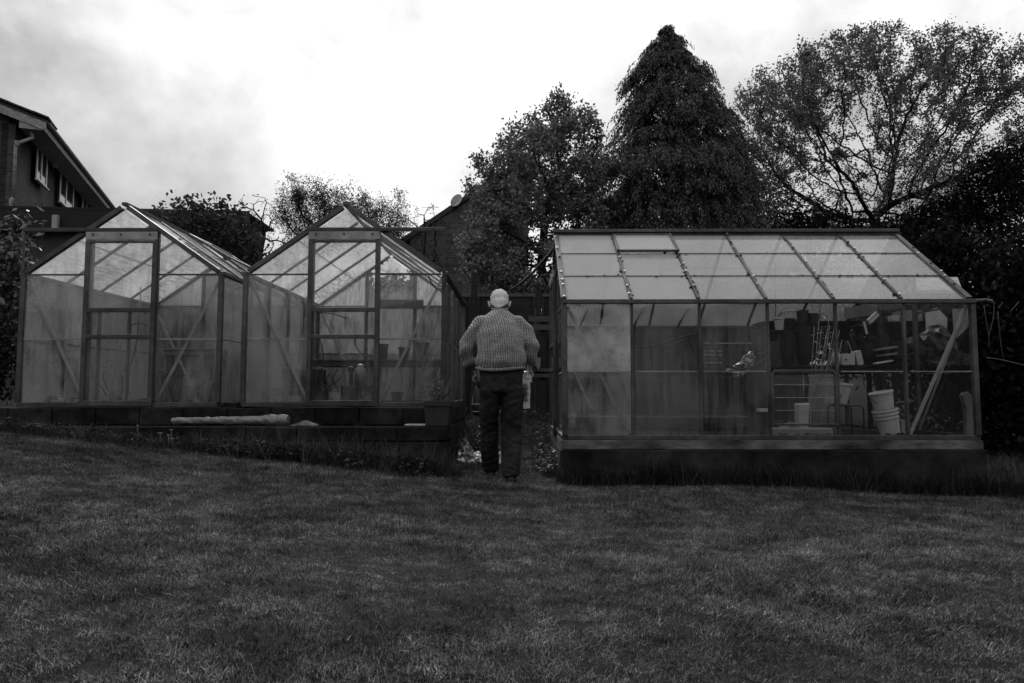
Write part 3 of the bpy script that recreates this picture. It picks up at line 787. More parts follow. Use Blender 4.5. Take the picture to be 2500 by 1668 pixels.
# pale seed heads / daisies in the bank
def flower(px, py, Y, s, label):
    c = at(px, py, Y); g_ = gzs(c.x, Y); f = thing('flower', label, 'flower', (c.x, Y, g_), 'pale flowers on the bank')
    MB().tube([(c.x, Y, g_ - .01), (c.x + .006, Y, (g_ + c.z) / 2), c], .003, 5).build('stem', M['stem'], f)
    for k in range(9):
        a_ = k * 2 * pi / 9; d = Vc((cos(a_), sin(a_), .15)); t = Vc((-sin(a_), cos(a_), 0))
        MB().prism([c + d * s * .15, c + d * s * .6 + t * s * .2, c + d * s, c + d * s * .6 - t * s * .2], Vc((0, 0, .002))).build('petal', M['white_card'], f)
    MB().lathe([(.0005, .006), (s * .2, .004), (s * .25, 0)], c, 10).build('flower_head', M['grey_plastic'], f, smooth=True)
for args in ((391, 1058, 6.27, .022, 'largest pale flower on the bank under the plastic roll'), (418, 1050, 6.29, .017, 'highest pale flower, under the left end of the plastic roll'),
             (411, 1063, 6.2, .014, 'small pale flower in the middle of its group below the plastic roll'), (421, 1072, 6.16, .017, 'lowest pale flower of the group below the plastic roll'),
             (325, 1073, 6.16, .017, 'pale flower alone, left of the flower group on the bank'), (336, 1039, 6.33, .013, 'tiny pale flower at the top edge of the low block wall'),
             (28, 1084, 5.98, .014, 'pale flower at the far left edge of the lawn'), (115, 1095, 5.95, .010, 'tiny pale flower in the mown grass on the left')):
    flower(*args)

# black cables from the long greenhouse roof down towards the fence
for k, (dx, dz, r) in enumerate(((0, 0, .014), (.05, -.035, .008))):
    a, b = at(1351 + dx * 30, 608, 7.2), at(1246 + 6 * k, 708 + 5 * k, 10.9)
    pts = [a.lerp(b, t / 12) + Vc((0, 0, -.10 * sin(pi * t / 12) * (1 + k) * .5)) for t in range(13)]
    top(MB().tube(pts, r, 6), 'cable', M['wire'], ('thick black cable slanting from the long greenhouse down behind the walker', 'thin black cable sagging just under the thick one behind the walker')[k], 'cable')
a = at(1078, 668, 6.79)
pts = [at(1046, 672, 6.79), at(1052, 690, 6.77), at(1066, 706, 6.75), at(1082, 705, 6.75), at(1090, 680, 6.75), at(1082, 662, 6.76), at(1072, 655, 6.78)]
top(MB().tube(pts, .006, 6), 'hanging_wire', M['wire'], 'loop of black wire at the right eave of the middle greenhouse', 'wire')

# ------------------------------------------------------------------ what stands inside the greenhouses
FL3 = z3 + .011; FL1 = ZB + .011
def bucket_at(name, label, c, r0, r1, h, m='white_plastic', tilt=(0, 0, 0), handle=True, lid=False, group=None, cat='bucket', bands=1):
    o = thing(name, label, cat, c, group); o.rotation_euler = tilt
    MB().lathe([(.001, 0), (r0, 0), (r1, h), (r1 - .006, h), (r0 - .005, .008), (.001, .008)], n=24).build('body', M[m], o, local=True, smooth=False)
    for k in range(bands):
        z = h - .012 - k * .035; r = r1 - (h - z) / h * (r1 - r0)
        MB().lathe([(r + .001, z - .008), (r + .008, z - .006), (r + .008, z + .006), (r + .001, z + .008)], n=24).build('rim' if k == 0 else 'band', M[m], o, local=True)
    if lid: MB().lathe([(r1 + .009, h - .02), (r1 + .009, h + .004), (.001, h + .008)], n=24).build('lid', M[m], o, local=True)
    if handle:
        MB().tube([(cos(a) * (r1 + .012), -sin(a) * .6 * (r1 + .012), h - .02 - sin(a) * r1 * .9) for a in [pi * i / 12 for i in range(13)]], .003, 5).build('handle', M['black_plastic'], o, local=True)
    return o
def box_at(name, label, cat, p0, p1, Y, dy, m, z0=None, bevel=.004, rot=0, group=None):
    a, b = at(p0[0], p0[1], Y), at(p1[0], p1[1], Y); zb = b.z if z0 is None else z0
    o = MB().box((-abs(b.x - a.x) / 2, -dy / 2, 0), (abs(b.x - a.x) / 2, dy / 2, a.z - zb)).build(name, M[m], None, local=True, bevel=bevel)
    o.location = ((a.x + b.x) / 2, Y + dy / 2, zb); o.rotation_euler = (0, rot, 0)
    return tag(o, label, cat, group)
def table_at(name, label, x0, x1, y0, y1, zt, zf, m='timber', slats=4, cat='bench'):
    t = thing(name, label, cat, ((x0 + x1) / 2, (y0 + y1) / 2, zf))
    w = (y1 - y0) / slats
    for k in range(slats): MB().box((x0, y0 + k * w + .004, zt - .022), (x1, y0 + (k + 1) * w - .004, zt)).build('slat', M[m], t, bevel=.002)
    for x in (x0 + .03, x1 - .03):
        for y in (y0 + .03, y1 - .03): MB().box((x - .02, y - .02, zf), (x + .02, y + .02, zt - .0225)).build('leg', M[m], t)
    for y in (y0 + .03, y1 - .03): MB().box((x0 + .051, y - .012, zt - .08), (x1 - .051, y + .012, zt - .024)).build('rail', M[m], t)
    return t
def pot_stack(name, label, c, r, n, m='black_plastic', lean=(0, 0, 0), dz=.035, h=.13, group=None):
    o = thing(name, label, 'plant pots', c, group); o.rotation_euler = lean
    for k in range(n):
        z = k * dz
        MB().lathe([(.001, z), (r * .72, z), (r * .96, z + h - .03), (r, z + h - .03), (r, z + h), (r - .006, z + h), (r * .7, z + .01), (.001, z + .01)], n=18).build('pot', M[m], o, local=True)
    return o
def cane(p, q, r, label, group, m='cane'):
    return top(MB().tube([p, p.lerp(q, .33) + Vc((random.gauss(0, .006), 0, 0)), p.lerp(q, .66) + Vc((random.gauss(0, .006), 0, 0)), q], [r, r * .95, r * .85, r * .7], 6), 'cane', M[m], label, 'cane', group, smooth=True)

# --- the long greenhouse: benches
zt = at(2100, 892, 7.5).z
xa, xb = at(1905, 900, 7.5).x, x3.x + L3 - .12
table_at('staging_bench', 'dark slatted staging bench along the cluttered right half of the long greenhouse', xa, xb, 7.45, 8.05, zt, FL3, 'fence', 5)
zs_ = at(2100, 790, 8.2).z
sh = thing('shelf', 'high dark plank shelf under the roof at the right of the long greenhouse', 'shelf', (xa + .3, 8.3, zs_))
MB().box((xa + .05, 8.1, zs_), (xb, 8.5, zs_ + .022)).build('plank', M['fence'], sh)
for x in (xa + .2, xb - .2): MB().box((x - .015, 8.12, zs_ - .2), (x + .015, 8.48, zs_ - .002)).build('bracket', M['fence'], sh)
zb2 = at(1540, 1018, 8.3).z
table_at('back_bench', 'low timber bench along the back wall of the long greenhouse, left half', x3.x + .15, at(1860, 1000, 8.3).x, 8.2, 8.75, max(zb2, FL3 + .12), FL3, 'timber', 4)

# things on the staging bench
box_at('carton', 'pale carton with a small dark label on the bench, beside the bottle', 'carton', (2056, 864), (2088, 895), 7.46, .2, 'white_card', zt + .001)
a = at(2066, 884, 7.45); MB().box((a.x - .012, 7.452, zt + .05), (a.x + .012, 7.458, zt + .062)).build('label', M['black_plastic'], bpy.data.objects['carton'])
box_at('carton', 'leaning white carton with a punched hole, right of the labelled carton', 'carton', (2094, 856), (2110, 890), 7.46, .1, 'white_card', zt + .001, rot=-.2)
bt = thing('bottle', 'white plastic bottle at the left end of the cartons on the bench', 'bottle', (at(2044, 890, 7.5).x, 7.52, zt + .001))
MB().lathe([(.001, 0), (.045, 0), (.045, .11), (.018, .15), (.018, .165), (.001, .165)], n=18).build('body', M['white_plastic'], bt, local=True, smooth=True)
MB().lathe([(.02, .166), (.02, .19), (.001, .19)], n=14).build('cap', M['grey_plastic'], bt, local=True)
for i, (x, n, r, l) in enumerate(((2125, 5, .07, 'short stack of black pots behind the leaning carton'), (2160, 8, .075, 'tall stack of black pots at the middle of the bench'), (2192, 6, .08, 'stack of black pots next to the upright bar, beside the black sack'))):
    pot_stack('pot_stack', l, (at(x, 890, 7.7).x, 7.74, zt + .001), r, n, 'black_plastic', (0, random.uniform(-.05, .05), 0), .03, .12, 'stacks of black pots')
top(MB().bar(at(2136, 888, 7.42), at(2176, 881, 7.46), .06, .014), 'board', M['white_card'], 'pale offcut board lying at the edge of the bench', 'board')
for i, (p0, p1, l) in enumerate((((2148, 868), (2180, 864), 'upper pale seed tray between the pot stacks'), ((2142, 854), (2180, 848), 'thin grey tray above the pale seed tray'))):
    a, b = at(*p0, 7.56), at(*p1, 7.56)
    top(MB().bar(a, b, .2, .02), 'tray', M['grey_plastic'], l, 'tray')
# black sack
def sack(name, label, c, r, m, seed, amp=.05, cat='sack'):
    bm = bmesh.new(); bmesh.ops.create_icosphere(bm, subdivisions=4, radius=1); mb = MB(); bm.verts.ensure_lookup_table()
    mb.v = [Vc((v.co.x * r[0], v.co.y * r[1], v.co.z * r[2])) for v in bm.verts]; mb.f = [tuple(v.index for v in f.verts) for f in bm.faces]; bm.free()
    crumple(mb, amp, 9, seed); zmin = -r[2] * .85
    mb.v = [Vc((c[0] + v.x, c[1] + v.y, c[2] + max(v.z, zmin) - zmin)) for v in mb.v]
    return top(mb, name, M[m], label, cat)
c = at(2290, 890, 7.7); sack('sack', 'big black plastic sack on the bench in the last bay', (c.x, 7.72, zt + .001), (.19, .16, .23), 'black_plastic', 4)
c = at(2240, 890, 7.7); sack('sack', 'smaller slumped black sack against the left of the big one', (c.x, 7.78, zt + .001), (.16, .15, .17), 'black_plastic', 9)
c = at(1815, 905, 7.4)
# on the high shelf
a, b = at(2056, 790, 8.1), at(2132, 752, 8.1)
top(MB().prism([(a.x, 8.02, zs_ + .03), (b.x, 8.02, zs_ + .09), (b.x, 8.03, zs_ + .21), (a.x, 8.03, zs_ + .16)], Vc((0, .05, 0))), 'pane_stack', M['film'], 'stack of pale corrugated sheets leaning on the high shelf', 'plastic sheets')
for k in range(2):
    a, b = at(2118 + 5 * k, 784 + 6 * k, 7.6), at(2140 + 5 * k, 763 + 5 * k, 7.6)
    top(MB().tube([a, b], .016, 10), 'tube', M['white_plastic'], ('upper of two short white tubes tilted under the roof', 'lower of two short white tubes tilted under the roof')[k], 'tube', 'white tubes')
a, b = at(2109, 785, 7.5), at(2117, 816, 7.5)
top(MB().bar(a, b, .022, .006, (0, 1, 0)), 'plant_tag', M['white_plastic'], 'long white plant label hanging below the white tubes', 'plant label')
a, b = at(2175, 783, 7.9), at(2192, 770, 7.9)
box_at('small_box', 'little pale box on the high shelf near the upright bar', 'box', (2178, 770), (2196, 786), 8.15, .1, 'white_card', zs_ + .023)
box_at('tub', 'grey storage tub on the high shelf right of the little pale box', 'tub', (2206, 758), (2252, 783), 8.15, .25, 'grey_plastic', zs_ + .023)
a = at(2320, 700, 8.6)
top(MB().prism([at(2262, 838, 8.62), at(2260, 760, 8.62), at(2288, 752, 8.62), at(2312, 778, 8.62), at(2310, 838, 8.62)], Vc((0, .02, 0))), 'board', M['white_card'], 'pale angular board propped against the back glass behind the sacks', 'board')
top(MB().prism([at(2330, 830, 8.5), at(2326, 754, 8.5), at(2368, 754, 8.5), at(2362, 800, 8.5)], Vc((0, .02, 0))), 'board', M['fascia'], 'grey board propped in the last bay behind the diagonal brace', 'board')
a = at(2256, 828, 7.4)
top(MB().prism([at(2244, 819, 7.5), at(2264, 820, 7.5), at(2260, 828, 7.5), at(2254, 832, 7.5)], Vc((0, .008, 0))), 'label_card', M['white_card'], 'scrap of white card stuck to the black sack', 'card')
# white tubs and buckets
def resting(c, z): return (c.x, c.y, z)
stl = thing('stool', 'thin metal tube stool under the wide white tub', 'stool', (at(2080, 1000, 7.0).x, 7.05, FL3))
xs0, xs1 = at(2048, 1000, 6.95).x, at(2108, 1000, 6.95).x; zst = at(2080, 990, 6.95).z
for y in (6.95, 7.2):
    MB().tube([(xs0, y, FL3), (xs0, y, zst - .03), (xs0 + .03, y, zst), (xs1 - .03, y, zst), (xs1, y, zst - .03), (xs1, y, FL3)], .009, 8).build('leg_frame', M['alu'], stl, smooth=True)
MB().box((xs0 + .02, 6.962, zst - .006), (xs1 - .02, 7.188, zst + .006)).build('seat', M['alu_dark'], stl)
c = at(2040, 988, 7.05); tub2 = bucket_at('tub', 'wide white tub with a torn label on the metal stool', (c.x + .01, 7.08, zst + .016), .105, .145, .2, tilt=(0, .09, 0), handle=False, lid=True, cat='tub')
MB().prism([(-.07, -.128, .13), (.03, -.128, .13), (.02, -.12, .09), (-.0, -.117, .05), (-.03, -.124, .10), (-.05, -.117, .06)], (0, .003, 0)).build('torn_label', M['grey_plastic'], tub2, local=True)
c = at(2178, 1052, 6.75)
b1 = bucket_at('bucket', 'lower white bucket of the leaning pair', (c.x + .02, 6.82, FL3 + .02), .085, .112, .235, tilt=(0, -.2, 0), handle=False, bands=3, group='two nested white buckets')
ax_ = Vc((sin(-.2), 0, cos(-.2))); b0 = Vc(b1.location) + ax_ * .238
b2 = bucket_at('bucket', 'upper white bucket with a wire handle, standing in the lower one', tuple(b0), .085, .105, .17, tilt=(0, -.2, 0), handle=True, group='two nested white buckets')
a, b = at(2188, 984, 6.7), at(2218, 980, 6.72)
top(MB().bar(a, b, .02, .012), 'lath', M['foam'], 'short pale lath poking out right of the upper bucket', 'lath')
p = [at(2345, 966, 6.75), at(2352, 957, 6.75), at(2362, 959, 6.75), at(2383, 975, 6.75), at(2378, 1030, 6.75), at(2371, 1072, 6.75), at(2355, 1072, 6.75), at(2355, 1000, 6.75)]
m = MB().prism(p, Vc((0, .06, 0))); top(m, 'foam_slab', M['foam'], 'long rounded foam slab standing on end in the right corner of the long greenhouse', 'foam slab', bevel=.008)
box_at('crate', 'dark plastic crate between the buckets and the last upright', 'crate', (2200, 1026), (2216, 1070), 6.78, .2, 'grey_plastic', FL3)
# bundle of canes
canes = ((1972, 955, 1988, 797), (1976, 958, 2000, 778), (1980, 955, 2027, 760), (1984, 962, 2026, 795), (1986, 955, 2046, 757), (1990, 962, 2047, 772), (1978, 960, 2005, 806),
         (1988, 966, 2036, 800), (1970, 962, 1996, 830), (1995, 958, 2050, 806), (1974, 965, 2018, 812), (1999, 966, 2056, 830))
ORD = ('leftmost', 'second from the left', 'third from the left', 'fourth from the left', 'fifth from the left', 'sixth from the left', 'seventh from the left', 'sixth from the right', 'fifth from the right', 'fourth from the right', 'third from the right', 'second from the right', 'rightmost')
order12 = sorted(range(12), key=lambda i: canes[i][2])
for k, (a0, b0_, c0, d0) in enumerate(canes):
    Y0 = 6.78 + .015 * (k % 4); p = at(a0, b0_, Y0); p.z = FL3 + .03; q = at(c0, d0, 6.98 + .03 * (k % 3))
    cane(p, q, .0046, 'bamboo cane leaning in the fourth bay, its tip %s in the bundle' % (ORD[order12.index(k)] if order12.index(k) < 6 else ORD[order12.index(k) + 1]), 'bamboo canes leaning in the long greenhouse')
# pots high in the fourth bay
zq = at(1930, 806, 7.6).z
ps = thing('hanging_shelf', 'narrow hanging shelf of pots in the fourth bay of the long greenhouse', 'shelf', (at(1940, 806, 7.6).x, 7.7, zq))
MB().box((at(1890, 806, 7.6).x, 7.58, zq - .02), (at(2005, 806, 7.6).x, 7.85, zq)).build('plank', M['fence'], ps)
for x in (1893, 2002): MB().tube([at(x, 806, 7.72), at(x, 640, 7.72)], .004, 5).build('hanger', M['wire'], ps)
bucket_at('pot', 'white pot with a grey sticker, leftmost on the hanging shelf', (at(1905, 800, 7.65).x, 7.68, zq + .001), .04, .052, .14, handle=False, cat='plant pot')
bucket_at('pot', 'white pot perched on black pots on the hanging shelf', (at(1931, 775, 7.65).x, 7.7, zq + .135), .05, .065, .09, handle=False, cat='plant pot')
for i, (x, n, l) in enumerate(((1931, 1, 'single black pot holding up the white pot on the hanging shelf'), (1962, 4, 'stack of black pots in the middle of the hanging shelf'), (1988, 3, 'stack of black pots at the right of the hanging shelf'))):
    pot_stack('pot_stack', l, (at(x, 806, 7.7).x, 7.72, zq + .001), .062, n, 'black_plastic', (0, 0, 0), .03, .13, 'stacks of black pots')
for i, (x, n, r, l) in enumerate(((1925, 9, .075, 'left tall stack of dark pots standing on the bench end behind the canes'), (1965, 11, .075, 'right tall stack of dark pots standing on the bench end behind the canes'))):
    pot_stack('pot_stack', l, (at(x, 892, 7.6).x, 7.62, zt + .001), r, n, 'black_plastic', (0, 0, 0), .028, .14, 'stacks of black pots')
c = at(1935, 1034, 6.7); sack('bag', 'crumpled clear bag lying behind the louvre', (c.x, 6.75, FL3), (.11, .09, .06), 'film', 3, .035, 'plastic bag')
box_at('sack_of_compost', 'pale upright sack of compost behind the louvre and canes', 'compost sack', (1950, 985), (1984, 1040), 7.1, .14, 'white_card', FL3, .02)
box_at('trough', 'grey trough low in the fourth bay of the long greenhouse', 'trough', (1895, 1046), (2035, 1066), 6.62, .16, 'grey_plastic', FL3, .01)
# third bay
box_at('cabinet', 'black cabinet standing in the third bay of the long greenhouse', 'cabinet', (1843, 862), (1886, 1052), 7.1, .3, 'black_plastic', FL3, .006)
c = at(1816, 895, 7.0); m = subdiv_box((-.15, -.02, -.05), (.15, .02, .05), 9)
for i_, v in enumerate(m.v): m.v[i_] = Vc((v.x, v.y, v.z * (1.3 - 2.2 * abs(v.x + .02) ) + .5 * abs(v.x) ** 1.5))
crumple(m, .028, 19, 6); rm_ = Matrix.Rotation(-.75, 3, 'Y'); m.v = [c + rm_ @ v for v in m.v]
top(m, 'bag', M['foil'], 'shiny crumpled silver bag hung beside the black cabinet', 'plastic bag')
bl = thing('slatted_rack', 'pale slatted rack at the back of the third bay', 'rack', at(1740, 895, 8.4))
a, b = at(1722, 838, 8.4), at(1838, 895, 8.4)
for k in range(7):
    z = a.z - (a.z - b.z) * k / 6; xr = b.x if k == 0 else a.x + (b.x - a.x) * .35
    MB().box((a.x, 8.4, z - .006), (xr, 8.46, z + .006)).build('slat', M['white_card'] if k in (0, 2, 3, 5) else M['foam'], bl)
MB().box((a.x, 8.461, b.z - .01), (a.x + .02, 8.49, a.z + .01)).build('post', M['foam'], bl)
box_at('box', 'small pale box by the black cabinet foot', 'box', (1855, 998), (1884, 1006), 7.0, .1, 'white_card', None)
# cables and dead vines
def cable(pxs, Y, r, label, name='cable', cat='cable', group='cables slung inside the long greenhouse', m='wire'):
    pts = [at(x, y, Y) for x, y in pxs]; sm = []
    for i in range(len(pts) - 1):
        p0, p1, p2, p3 = pts[max(i - 1, 0)], pts[i], pts[i + 1], pts[min(i + 2, len(pts) - 1)]
        for t in (0, .25, .5, .75):
            sm.append(.5 * ((2 * p1) + (p2 - p0) * t + (2 * p0 - 5 * p1 + 4 * p2 - p3) * t * t + (3 * p1 - p0 - 3 * p2 + p3) * t ** 3))
    sm.append(pts[-1])
    return top(MB().tube(sm, r * 1.45, 5), name, M[m], label, cat, group, smooth=True)
cx_ = lambda L: [(1380 + x / 4.52, 740 + y / 4.52) for x, y in L]
cable(cx_([(780, 490), (1030, 460), (1250, 390), (1430, 350), (1510, 345)]), 6.75, .006, 'black cable running along the top of the second bay')
cable(cx_([(1000, 475), (1150, 480), (1330, 400), (1500, 360)]), 6.78, .005, 'second black cable sagging just below the first in the second bay')
cable(cx_([(1340, 350), (1380, 440), (1430, 550), (1500, 605)]), 6.8, .006, 'short cable dropping to the second upright bar')
cable(cx_([(1370, 520), (1290, 670), (1130, 830), (980, 890), (870, 895)]), 7.0, .004, 'thin cable curving down to the left across the second bay')
cable(cx_([(1595, 400), (1680, 570), (1800, 690), (1950, 730), (2100, 690), (2240, 590)]), 6.8, .007, 'thick sagging cable across the third bay over the shiny bag')
cable(cx_([(1620, 440), (1700, 620), (1850, 720), (1990, 735), (2180, 650), (2270, 560)]), 6.85, .005, 'thinner sagging cable under the thick one in the third bay')
cable(cx_([(1760, 715), (1800, 680), (1900, 690), (1970, 710), (1880, 730), (1830, 700)]), 6.82, .004, 'small loop of cable tied at the low point over the shiny bag')
cable(cx_([(100, 780), (150, 950), (260, 1150), (370, 1225), (480, 1170), (540, 1080)]), 6.7, .004, 'long cable loop hanging low in the first bay')
cable(cx_([(40, 830), (180, 970), (330, 1025), (510, 1010)]), 6.72, .004, 'cable sagging above the long loop in the first bay')
cable(cx_([(220, 760), (380, 890), (500, 980)]), 6.74, .003, 'straight thin cable slanting across the first bay')
for k, L in enumerate(([(1580, 450), (1585, 800), (1620, 1000), (1630, 1120)], [(1690, 400), (1692, 800), (1715, 1240)], [(1830, 700), (1855, 1000), (1862, 1480)], [(1930, 740), (1930, 1100), (1945, 1245)],
                       [(1985, 770), (2005, 900), (1995, 1120)], [(1655, 1250), (1660, 1470)], [(1445, 560), (1450, 800), (1420, 1060)], [(880, 1100), (875, 1300)], [(1400, 760), (1415, 1050)])):
    cable(cx_(L), 6.9, .0035, ('dead vine stem beside the second upright bar, ending above the floor', 'long dead vine stem left of the middle of the third bay', 'longest dead vine stem, reaching the sill below the shiny bag', 'dead vine stem just right of the longest one, hooked at its foot', 'short dead vine stem nearest the black cabinet', 'stub of dead vine standing on the sill in the third bay', 'dead vine stem near the right edge of the second bay', 'short dead vine stem low at the left of the second bay', 'short dead vine stem just left of the right edge of the second bay')[k], 'vine_stem', 'vine', 'dead vine stems in the long greenhouse')
# white spray bottle and pale tray seen through the roof of the long greenhouse
sp = thing('spray_bottle', 'white spray bottle hanging under the roof of the fifth bay', 'bottle', at(2082, 678, 7.4))
MB().lathe([(.001, 0), (.035, 0), (.03, .12), (.012, .17), (.012, .22), (.001, .22)], n=14).build('body', M['white_plastic'], sp, local=True, smooth=True)
MB().box((-.02, -.05, .221), (.02, .03, .25)).build('nozzle', M['white_plastic'], sp, local=True)
sp.location.y = 7.45
top(MB().prism([at(2215, 712, 7.3), at(2230, 682, 7.6), at(2338, 680, 7.6), at(2350, 712, 7.3)], Vc((0, .0, .03))), 'tray', M['fascia'], 'pale tray lying high under the roof of the last bay', 'tray')

# --- the middle greenhouse
zb_ = at(720, 948, 7.6).z
table_at('bench', 'low bench carrying the trough inside the middle greenhouse', at(662, 950, 7.6).x, at(785, 950, 7.6).x, 7.6, 7.95, zb_, FL1, 'timber', 3)
t = thing('trough_planter', 'grey rimmed trough planter on the bench in the middle greenhouse', 'planter', (at(732, 940, 7.65).x, 7.78, zb_ + .001))
hx = (at(778, 940, 7.65).x - at(684, 940, 7.65).x) / 2; hz = at(720, 897, 7.65).z - zb_
MB().prism([(-hx * .88, 0, 0), (hx * .88, 0, 0), (hx, 0, hz - .03), (-hx, 0, hz - .03)], Vc((0, .2, 0))).build('body', M['black_plastic'], t, local=True, bevel=.01)
MB().box((-hx - .015, -.115, hz - .028), (hx + .015, .115, hz)).build('rim', M['foam'], t, local=True, bevel=.006)
can = thing('watering_can', 'pale plastic can with a round black cap in the door of the middle greenhouse', 'can', (at(877, 940, 7.5).x, 7.55, at(877, 942, 7.5).z))
MB().lathe([(.001, 0), (.06, 0), (.065, .12), (.05, .18), (.03, .2), (.001, .2)], n=18).build('body', M['grey_plastic'], can, local=True, smooth=True)
MB().lathe([(.031, .2), (.034, .225), (.001, .235)], n=14).build('cap', M['white_plastic'], can, local=True)
gf = thing('fan', 'small round black fan on a stalk left of the pale can', 'fan', (at(857, 940, 7.45).x, 7.45, at(857, 942, 7.45).z))
MB().tube([(0, 0, 0), (0, 0, .13)], .02, 8).build('stalk', M['black_plastic'], gf, local=True)
q_ = MB().lathe([(.001, -.02), (.03, -.02), (.036, 0), (.03, .02), (.001, .02)], n=16)
q_.v = [Vc((v.x, v.z, v.y + .17)) for v in q_.v]; q_.build('head', M['black_plastic'], gf, local=True)
zc = at(860, 942, 7.45).z
box_at('crate', 'dark wooden crate under the fan and the pale can', 'crate', (832, 942), (890, 985), 7.35, .35, 'timber', FL1)
box_at('crate', 'dark crate right of the one under the fan', 'crate', (893, 940), (912, 985), 7.4, .3, 'fence', FL1)
top(MB().prism([at(922, 754, 9.2), at(922, 732, 9.2), at(1034, 732, 9.2), at(1034, 754, 9.2)], Vc((0, .02, 0))), 'board', M['timber'], 'dark board fixed across the back of the middle greenhouse', 'board')
pp2 = pot_stack('plant_pot', 'dark pot with a pale rim on the floor at the right of the middle greenhouse', (at(968, 985, 7.3).x, 7.32, FL1), .062, 1, 'terracotta', h=.13)
tag(MB().lathe([(.064, .122), (.068, .126), (.068, .134), (.06, .134)], n=20).build('rim', M['foam'], pp2, local=True))
for k, (a0, b0_, c0, d0) in enumerate(((985, 960, 1072, 735), (1000, 965, 1078, 760), (1005, 930, 1070, 820), (1020, 955, 1076, 835), (990, 975, 1060, 870), (1030, 965, 1075, 900))):
    p = at(a0, b0_, 7.2 + .05 * k); p.z = FL1 + .002; cane(p, at(c0, d0, 7.4 + .05 * k), .004, 'thin cane slanting at the right of the middle greenhouse, ' + ('its foot furthest left', 'second lowest leaning', 'the shortest, high up', 'low against the corner post', 'steepest of the lower ones', 'its foot furthest right')[k], 'canes leaning in the middle greenhouse')
cane(at(745, 775, 8.3), at(728, 895, 8.2), .008, 'pale upright stick behind the trough planter', None)
cc = lambda L: [(560 + x / 2.613, 460 + y / 2.613) for x, y in L]
for k, L in enumerate(([(570, 940), (600, 1050), (590, 1150), (620, 1250), (615, 1310)], [(640, 1180), (620, 1230), (650, 1290)], [(690, 1150), (660, 1220), (700, 1300)], [(800, 950), (810, 1010), (850, 1060), (910, 1075)],
                       [(560, 790), (650, 800), (750, 830)], [(580, 1240), (640, 1260), (720, 1200)])):
    cable(cc(L), 7.25, .004, ('longest curling vine stem hanging left in the door of the middle greenhouse', 'short curl of vine at the foot of the longest stem', 'curl of vine by the left edge of the dark crate', 'drooping arc of vine at the right of the door of the middle greenhouse', 'nearly level vine across the middle door pane', 'low vine trailing level with the crate top in the middle greenhouse')[k], 'vine_stem', 'vine', 'dead vine stems in the middle greenhouse')
table_at('back_bench', 'pale edged bench across the back of the middle greenhouse', x2.x + .15, x2.x + 1.75, 8.6, 9.05, at(850, 878, 8.6).z, FL1, 'timber', 4)
for k, (x, h, r) in enumerate(((930, .2, .08), (985, .16, .07), (1030, .22, .08))):
    bucket_at('pot', ('tall', 'short', 'wide')[k] + ' dark pot on the back bench of the middle greenhouse', (at(x, 878, 8.75).x, 8.8, at(850, 878, 8.6).z + .001), r * .75, r, h, 'terracotta', handle=False, cat='plant pot')

# --- the left greenhouse
zp = at(450, 850, 7.9).z
table_at('shelf', 'pale edged plank shelf inside the left greenhouse at the right', at(385, 850, 7.9).x, at(532, 850, 7.9).x, 7.9, 8.2, zp, FL1, 'foam', 2, 'shelf')
box_at('crate', 'plain crate on the floor at the right of the left greenhouse', 'crate', (444, 942), (497, 985), 7.3, .3, 'timber', FL1)
pot_stack('pot_stack', 'stack of pale rimmed pots beside the crate in the left greenhouse', (at(508, 985, 7.25).x, 7.3, FL1), .08, 3, 'terracotta', dz=.05, h=.12)
stones = thing('stone_pile', 'heap of stones inside the left greenhouse by the door foot', 'stones', (at(150, 988, 7.05).x, 7.05, FL1))
for k in range(16):
    x = at(random.uniform(118, 198), 985, 7.05).x; r = random.uniform(.025, .05)
    bm = bmesh.new(); bmesh.ops.create_icosphere(bm, subdivisions=1, radius=r); mb = MB(); bm.verts.ensure_lookup_table()
    mb.v = [Vc((v.co.x * 1.2 + x, v.co.y + 7.05 + random.uniform(-.05, .08), 0)) * 1 + Vc((0, 0, v.co.z * .8 + FL1 + r * .75 + (.05 if k > 10 else 0))) for v in bm.verts]
    yy = random.uniform(-.06, .06)
    for i, v in enumerate(bm.verts): mb.v[i] = Vc((x + v.co.x * 1.2, 7.05 + yy + v.co.y, FL1 + r * .75 + v.co.z * .8 + (.05 if k > 10 else 0)))
    mb.f = [tuple(v.index for v in f.verts) for f in bm.faces]; bm.free(); crumple(mb, .012, 20, k); mb.build('stone', M['stone'], stones)
c1 = lambda L: [(x / 3.135, 560 + y / 3.135) for x, y in L]
cane(at(268, 968, 7.6), at(312, 765, 7.9), .006, 'pale cane leaning behind the door of the left greenhouse', None)
cane(at(345, 830, 8.2), at(343, 700, 8.3), .008, 'upright stick far back in the left greenhouse', None)
for k, L in enumerate(([(700, 1070), (720, 1160), (780, 1210), (815, 1280)], [(800, 1090), (790, 1150), (830, 1230)], [(1060, 720), (1040, 900), (1000, 1020), (950, 1085)], [(990, 745), (1060, 715), (1130, 740)],
                       [(930, 1120), (940, 1200), (930, 1270)], [(980, 1080), (970, 1180), (985, 1260)], [(1190, 1085), (1400, 1120), (1500, 1090)], [(1290, 1190), (1330, 1320)])):
    cable(c1(L), 7.2, .0045, ('longest hooked stem at the left of the left greenhouse door', 'short forked stem beside the hooked one', 'tall arching stem in the middle of the left greenhouse door', 'arched stem tip in the middle pane of the left greenhouse door', 'upright stem low in the centre of the left greenhouse door', 'wavy stem low right in the left greenhouse door', 'level drooping stem right of the left greenhouse door', 'short slanting stem by the right brace of the left greenhouse')[k], 'vine_stem', 'vine', 'dead stems in the left greenhouse')
a, b = at(76, 965, YL + .04), at(96, 940, YL + .04)
top(MB().bar(a, b, .006, .003, (0, -1, 0)), 'plant_tag', M['white_plastic'], 'thin white plant label behind the lower left pane of the left greenhouse', 'plant label')
